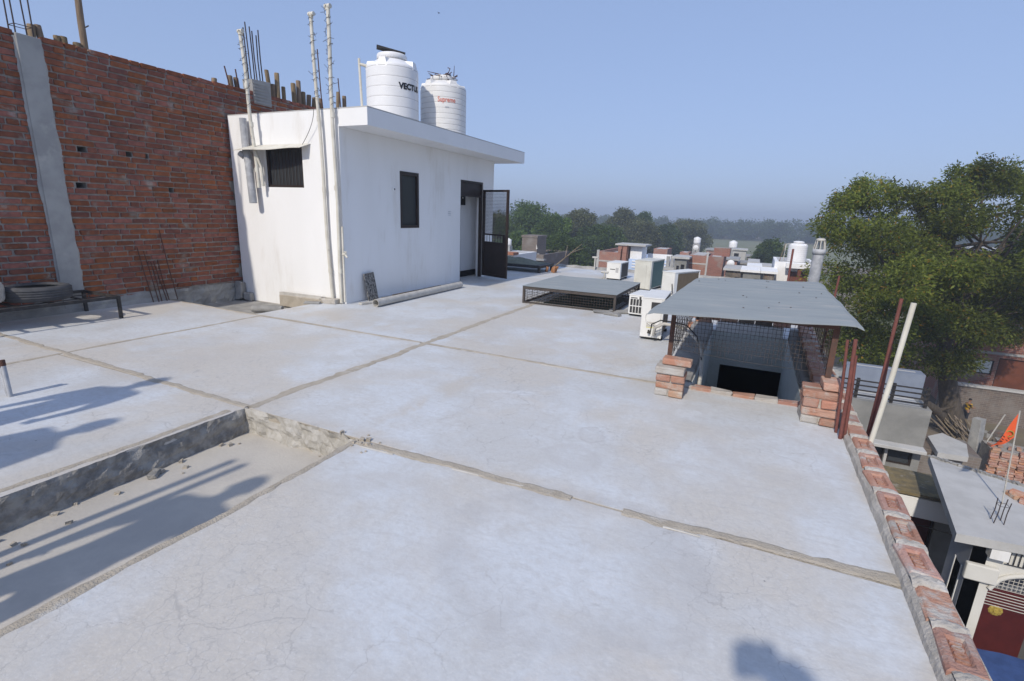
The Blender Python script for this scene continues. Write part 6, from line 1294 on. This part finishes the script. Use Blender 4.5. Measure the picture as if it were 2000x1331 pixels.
x0, x1, y0, zt = face(984, 1003, 497, 34); hc = block('white_cottage', 'little white cottage with a tiled edge just right of the open door', x0-1.5, x1, y0, y0+4, zt, 'white', front=((x0+.1, x0+.35, zt-1.0, zt-.5),), pane='bluepaint'); b = B(); b.bx(x0-1.6, x1+.1, y0-.25, y0+.6, zt+.002, zt+.16); b.build('tiled_edge', M['farbrick'], hc)
small_tank(993, 480, 37, .22, .5, 'tank', 'pale small tank behind the white cottage', True)
# bird high in the sky
bp_ = Vector(PD(857, 26, 60)); b = B(); b.tube([bp_+Vector((-.12, 0, 0)), bp_, bp_+Vector((.16, 0, .01))], [.01, .05, .02], 6)
for s_ in (-1, 1): b.add([bp_+Vector((-.06, 0, 0)), bp_+Vector((.08, 0, 0)), bp_+Vector((.02, s_*.3, .06))], [(0, 1, 2)])
tag(b.build('bird', M['black']), 'distant dark bird gliding high in the clear sky', 'bird')
# ================================================================ people
def skinned(name, pts, edges, rad, m, parent, root=0, sub=2, smooth=True):
    me = bpy.data.meshes.new(name); me.from_pydata([tuple(p) for p in pts], edges, []); o = bpy.data.objects.new(name, me); COL.objects.link(o)
    if parent is not None: o.parent = parent
    o.modifiers.new('skin', 'SKIN').use_smooth_shade = True
    if not me.skin_vertices:
        bpy.context.view_layer.objects.active = o; bpy.ops.object.select_all(action='DESELECT'); o.select_set(True); bpy.ops.mesh.customdata_skin_add()
    for i, r_ in enumerate(rad):
        v = me.skin_vertices[0].data[i]; v.radius = r_ if isinstance(r_, tuple) else (r_, r_); v.use_root = (i == root)
    o.modifiers.new('sub', 'SUBSURF').levels = sub; o.modifiers['sub'].render_levels = sub
    me.materials.append(m); return o
def person(loc, rz, ht, label, shirt, trouser, pose='stand', look=0.0):
    k = ht/1.75; root = empty('person', loc, label, 'person'); root.rotation_euler = (0, 0, rz); root.scale = (k, k, k)
    # local frame: faces +Y, left is -X
    if pose == 'camera': arm = [((.19, 0, 1.42), (.27, .04, 1.15), (.13, .13, 1.36)), ((-.19, 0, 1.42), (-.27, .04, 1.15), (-.13, .13, 1.36))]; hd = .02
    elif pose == 'carry': arm = [((.18, .02, 1.40), (.24, .10, 1.15), (.12, .34, 1.14)), ((-.18, .02, 1.40), (-.24, .10, 1.16), (-.06, .34, 1.16))]; hd = .05
    else: arm = [((.19, 0, 1.42), (.26, -.02, 1.13), (.27, .05, .88)), ((-.19, 0, 1.42), (-.26, -.02, 1.13), (-.27, .05, .88))]; hd = .03
    leg = [((.10, 0, .93), (.11, .02, .50), (.12, -.02, .09), (.13, .12, .03)), ((-.10, 0, .93), (-.11, .04, .50), (-.12, .03, .09), (-.13, .17, .03))]
    pts = [(0, 0, .95), (0, .0, 1.10), (0, .01, 1.28), (0, 0, 1.42), (0, .01, 1.50), (0, hd*.5, 1.55), (0, hd, 1.62), (0, hd, 1.70)]; rad = [(.15, .11), (.14, .105), (.155, .115), (.13, .09), .055, .06, (.078, .095), (.07, .085)]
    ed = [(0, 1), (1, 2), (2, 3), (3, 4), (4, 5), (5, 6), (6, 7)]
    for a in arm:
        i = len(pts); pts += [a[0], a[1], a[2]]; rad += [.062, .046, .032]; ed += [(3, i), (i, i+1), (i+1, i+2)]
        d = (Vector(a[2])-Vector(a[1])).normalized(); w0 = Vector(a[2]); j = len(pts); pts.append(w0+d*.055); rad.append((.040, .022)); ed.append((i+2, j))
        sd = d.cross(Vector((0, 0, 1))); sd = sd.normalized() if sd.length > .1 else Vector((1, 0, 0)); crl = Vector((0, 0, 1)).cross(sd) if pose == 'stand' else Vector((0, 0, .6))
        for q, (o_, L) in enumerate(((-.030, .060), (-.010, .072), (.010, .068), (.030, .052))):
            f0 = w0+d*.085+sd*o_; n0 = len(pts); pts += [f0, f0+d*L*.5+crl*.006, f0+d*L*.8+crl*.026]; rad += [.0095, .009, .0075]; ed += [(j, n0), (n0, n0+1), (n0+1, n0+2)]
        t0 = w0+d*.03-sd*.042*(1 if a[0][0] > 0 else -1); n0 = len(pts); pts += [t0, t0+d*.035-sd*.012*(1 if a[0][0] > 0 else -1)+crl*.01]; rad += [.012, .009]; ed += [(j, n0), (n0, n0+1)]
    for a in leg:
        i = len(pts); pts += list(a); rad += [.085, .058, .04, (.04, .03)]; ed += [(0, i), (i, i+1), (i+1, i+2), (i+2, i+3)]
    skinned('body', pts, ed, rad, M['skin'], root)
    # shirt and trousers sit just outside the body
    p2 = [(0, 0, .90), (0, 0, 1.10), (0, .01, 1.28), (0, 0, 1.43), (0, .005, 1.475)]; r2_ = [(.175, .135), (.165, .13), (.178, .138), (.15, .108), (.085, .075)]; e2 = [(0, 1), (1, 2), (2, 3), (3, 4)]
    for a in arm: i = len(p2); m_ = Vector(a[0]).lerp(Vector(a[1]), .9); p2 += [a[0], m_]; r2_ += [.078, .068]; e2 += [(3, i), (i, i+1)]
    skinned('shirt', p2, e2, r2_, M[shirt], root)
    p3 = [(0, 0, .98), (0, 0, .90)]; r3 = [(.165, .122), (.16, .12)]; e3 = [(0, 1)]
    for a in leg: i = len(p3); p3 += [(a[0][0], a[0][1], .84), a[1], (a[2][0], a[2][1], .12)]; r3 += [.10, .078, .066]; e3 += [(1, i), (i, i+1), (i+1, i+2)]
    skinned('trousers', p3, e3, r3, M[trouser], root, root=1)
    for a in leg:
        b = B(); c = Vector(a[2]); b.lathe([(0, 0), (.048, 0), (.052, .03), (.045, .07), (.03, .09), (0, .095)], (0, 0, 0), 14); vs = [(c.x+v[0], c.y+.055+v[1]*2.6, v[2]) for v in b.v]; b.v = vs; o = B(); o.v, o.f, o.sm = b.v, b.f, b.sm
        me = bpy.data.meshes.new('shoe'); me.from_pydata(o.v, [], o.f); me.polygons.foreach_set('use_smooth', [True]*len(o.f)); me.materials.append(M['shoe']); q = bpy.data.objects.new('shoe', me); COL.objects.link(q); q.parent = root
    def lump(nm, mm, c, rx, ry, rz_, cut=-1.0):
        me = bpy.data.meshes.new(nm); bm = bmesh.new(); bmesh.ops.create_uvsphere(bm, u_segments=18, v_segments=12, radius=1)
        for v in bm.verts: v.co = Vector((v.co.x*rx, v.co.y*ry, max(v.co.z, cut)*rz_))+Vector(c)
        bm.to_mesh(me); bm.free(); me.polygons.foreach_set('use_smooth', [True]*len(me.polygons)); me.materials.append(M[mm]); o = bpy.data.objects.new(nm, me); COL.objects.link(o); o.parent = root; return o
    lump('hair', 'hair', (0, hd-.022, 1.705), .086, .100, .085, -.35)
    lump('nose', 'skin', (0, hd+.098, 1.630), .012, .018, .022); lump('mouth', 'shirt_c' if False else 'skin', (0, hd+.088, 1.588), .024, .010, .008)
    for s_ in (-1, 1): lump('eye', 'hair', (s_*.030, hd+.086, 1.655), .010, .007, .006); lump('ear', 'skin', (s_*.082, hd-.005, 1.640), .012, .020, .030)
    return root
ph_yaw = yaw
hp = Vector((-math.sin(yaw), math.cos(yaw), 0))
pl = Vector((0, 0, 0))-hp*.34
person((pl.x, pl.y, 0.0), yaw, 1.70, 'photographer in a navy shirt standing behind the viewpoint, only the shadow in view', 'shirt_a', 'trouser', 'camera')
hc_ = empty('handheld_camera', tuple(EYE-np.array(fw)*.10), 'black camera held by the photographer behind the viewpoint', 'camera'); b = B(); rotc = Matrix(((r2[0], -d2[0], -fw[0]), (r2[1], -d2[1], -fw[1]), (r2[2], -d2[2], -fw[2])))
b.box(tuple(EYE-np.array(fw)*.10), (.14, .10, .05), rot=rotc); b.build('camera_body', M['black'], hc_); b = B(); b.tube([tuple(EYE-np.array(fw)*.075), tuple(EYE-np.array(fw)*.03)], .036, 16); b.build('lens', M['black'], hc_)
person((-4.62, 0.50, 0.0), R(10), 1.66, 'companion in a grey shirt standing left of the view, farther from the sunken bay', 'shirt_b', 'trouser')
person((-4.05, -0.20, 0.0), R(-20), 1.66, 'companion in a navy shirt standing left of the view beside the sunken bay', 'shirt_a', 'trouser')
person((-2.78, 0.0, -0.185), R(0), 1.62, 'companion in a grey shirt standing down in the sunken bay', 'shirt_b', 'trouser')
for k, x in enumerate((-3.14, -3.03)):  # unseen poles added to cast the two shadow bands in the bay
    b = B(); b.tube([(x, .25, -.185), (x+.01, .25, 1.32)], .028, 8); tag(b.build('bamboo_upright', M['wood']), ['bamboo upright in the sunken bay nearest its dark side', 'bamboo upright in the sunken bay nearest its middle'][k], 'pole')
bo = Vector(G(1882, 826, GROUND)); person(tuple(bo), R(-70), 1.08, 'small boy in a black and yellow top standing by the neem trunk', 'shirt_c', 'trouser', 'carry')
# ================================================================ haze
hz = bpy.data.materials.new('haze_air'); hz.use_nodes = True; n = hz.node_tree.nodes; n.remove(n['Principled BSDF'])
pv = n.new('ShaderNodeVolumePrincipled'); pv.inputs['Color'].default_value = (0.80, 0.88, 1.0, 1); pv.inputs['Density'].default_value = 0.0023; pv.inputs['Anisotropy'].default_value = 0.15
hz.node_tree.links.new(pv.outputs[0], n['Material Output'].inputs['Volume'])
b = B(); b.bx(-452, 452, -302, 602, GROUND-1.0, 9.0); tag(b.build('haze', hz), kind='stuff')
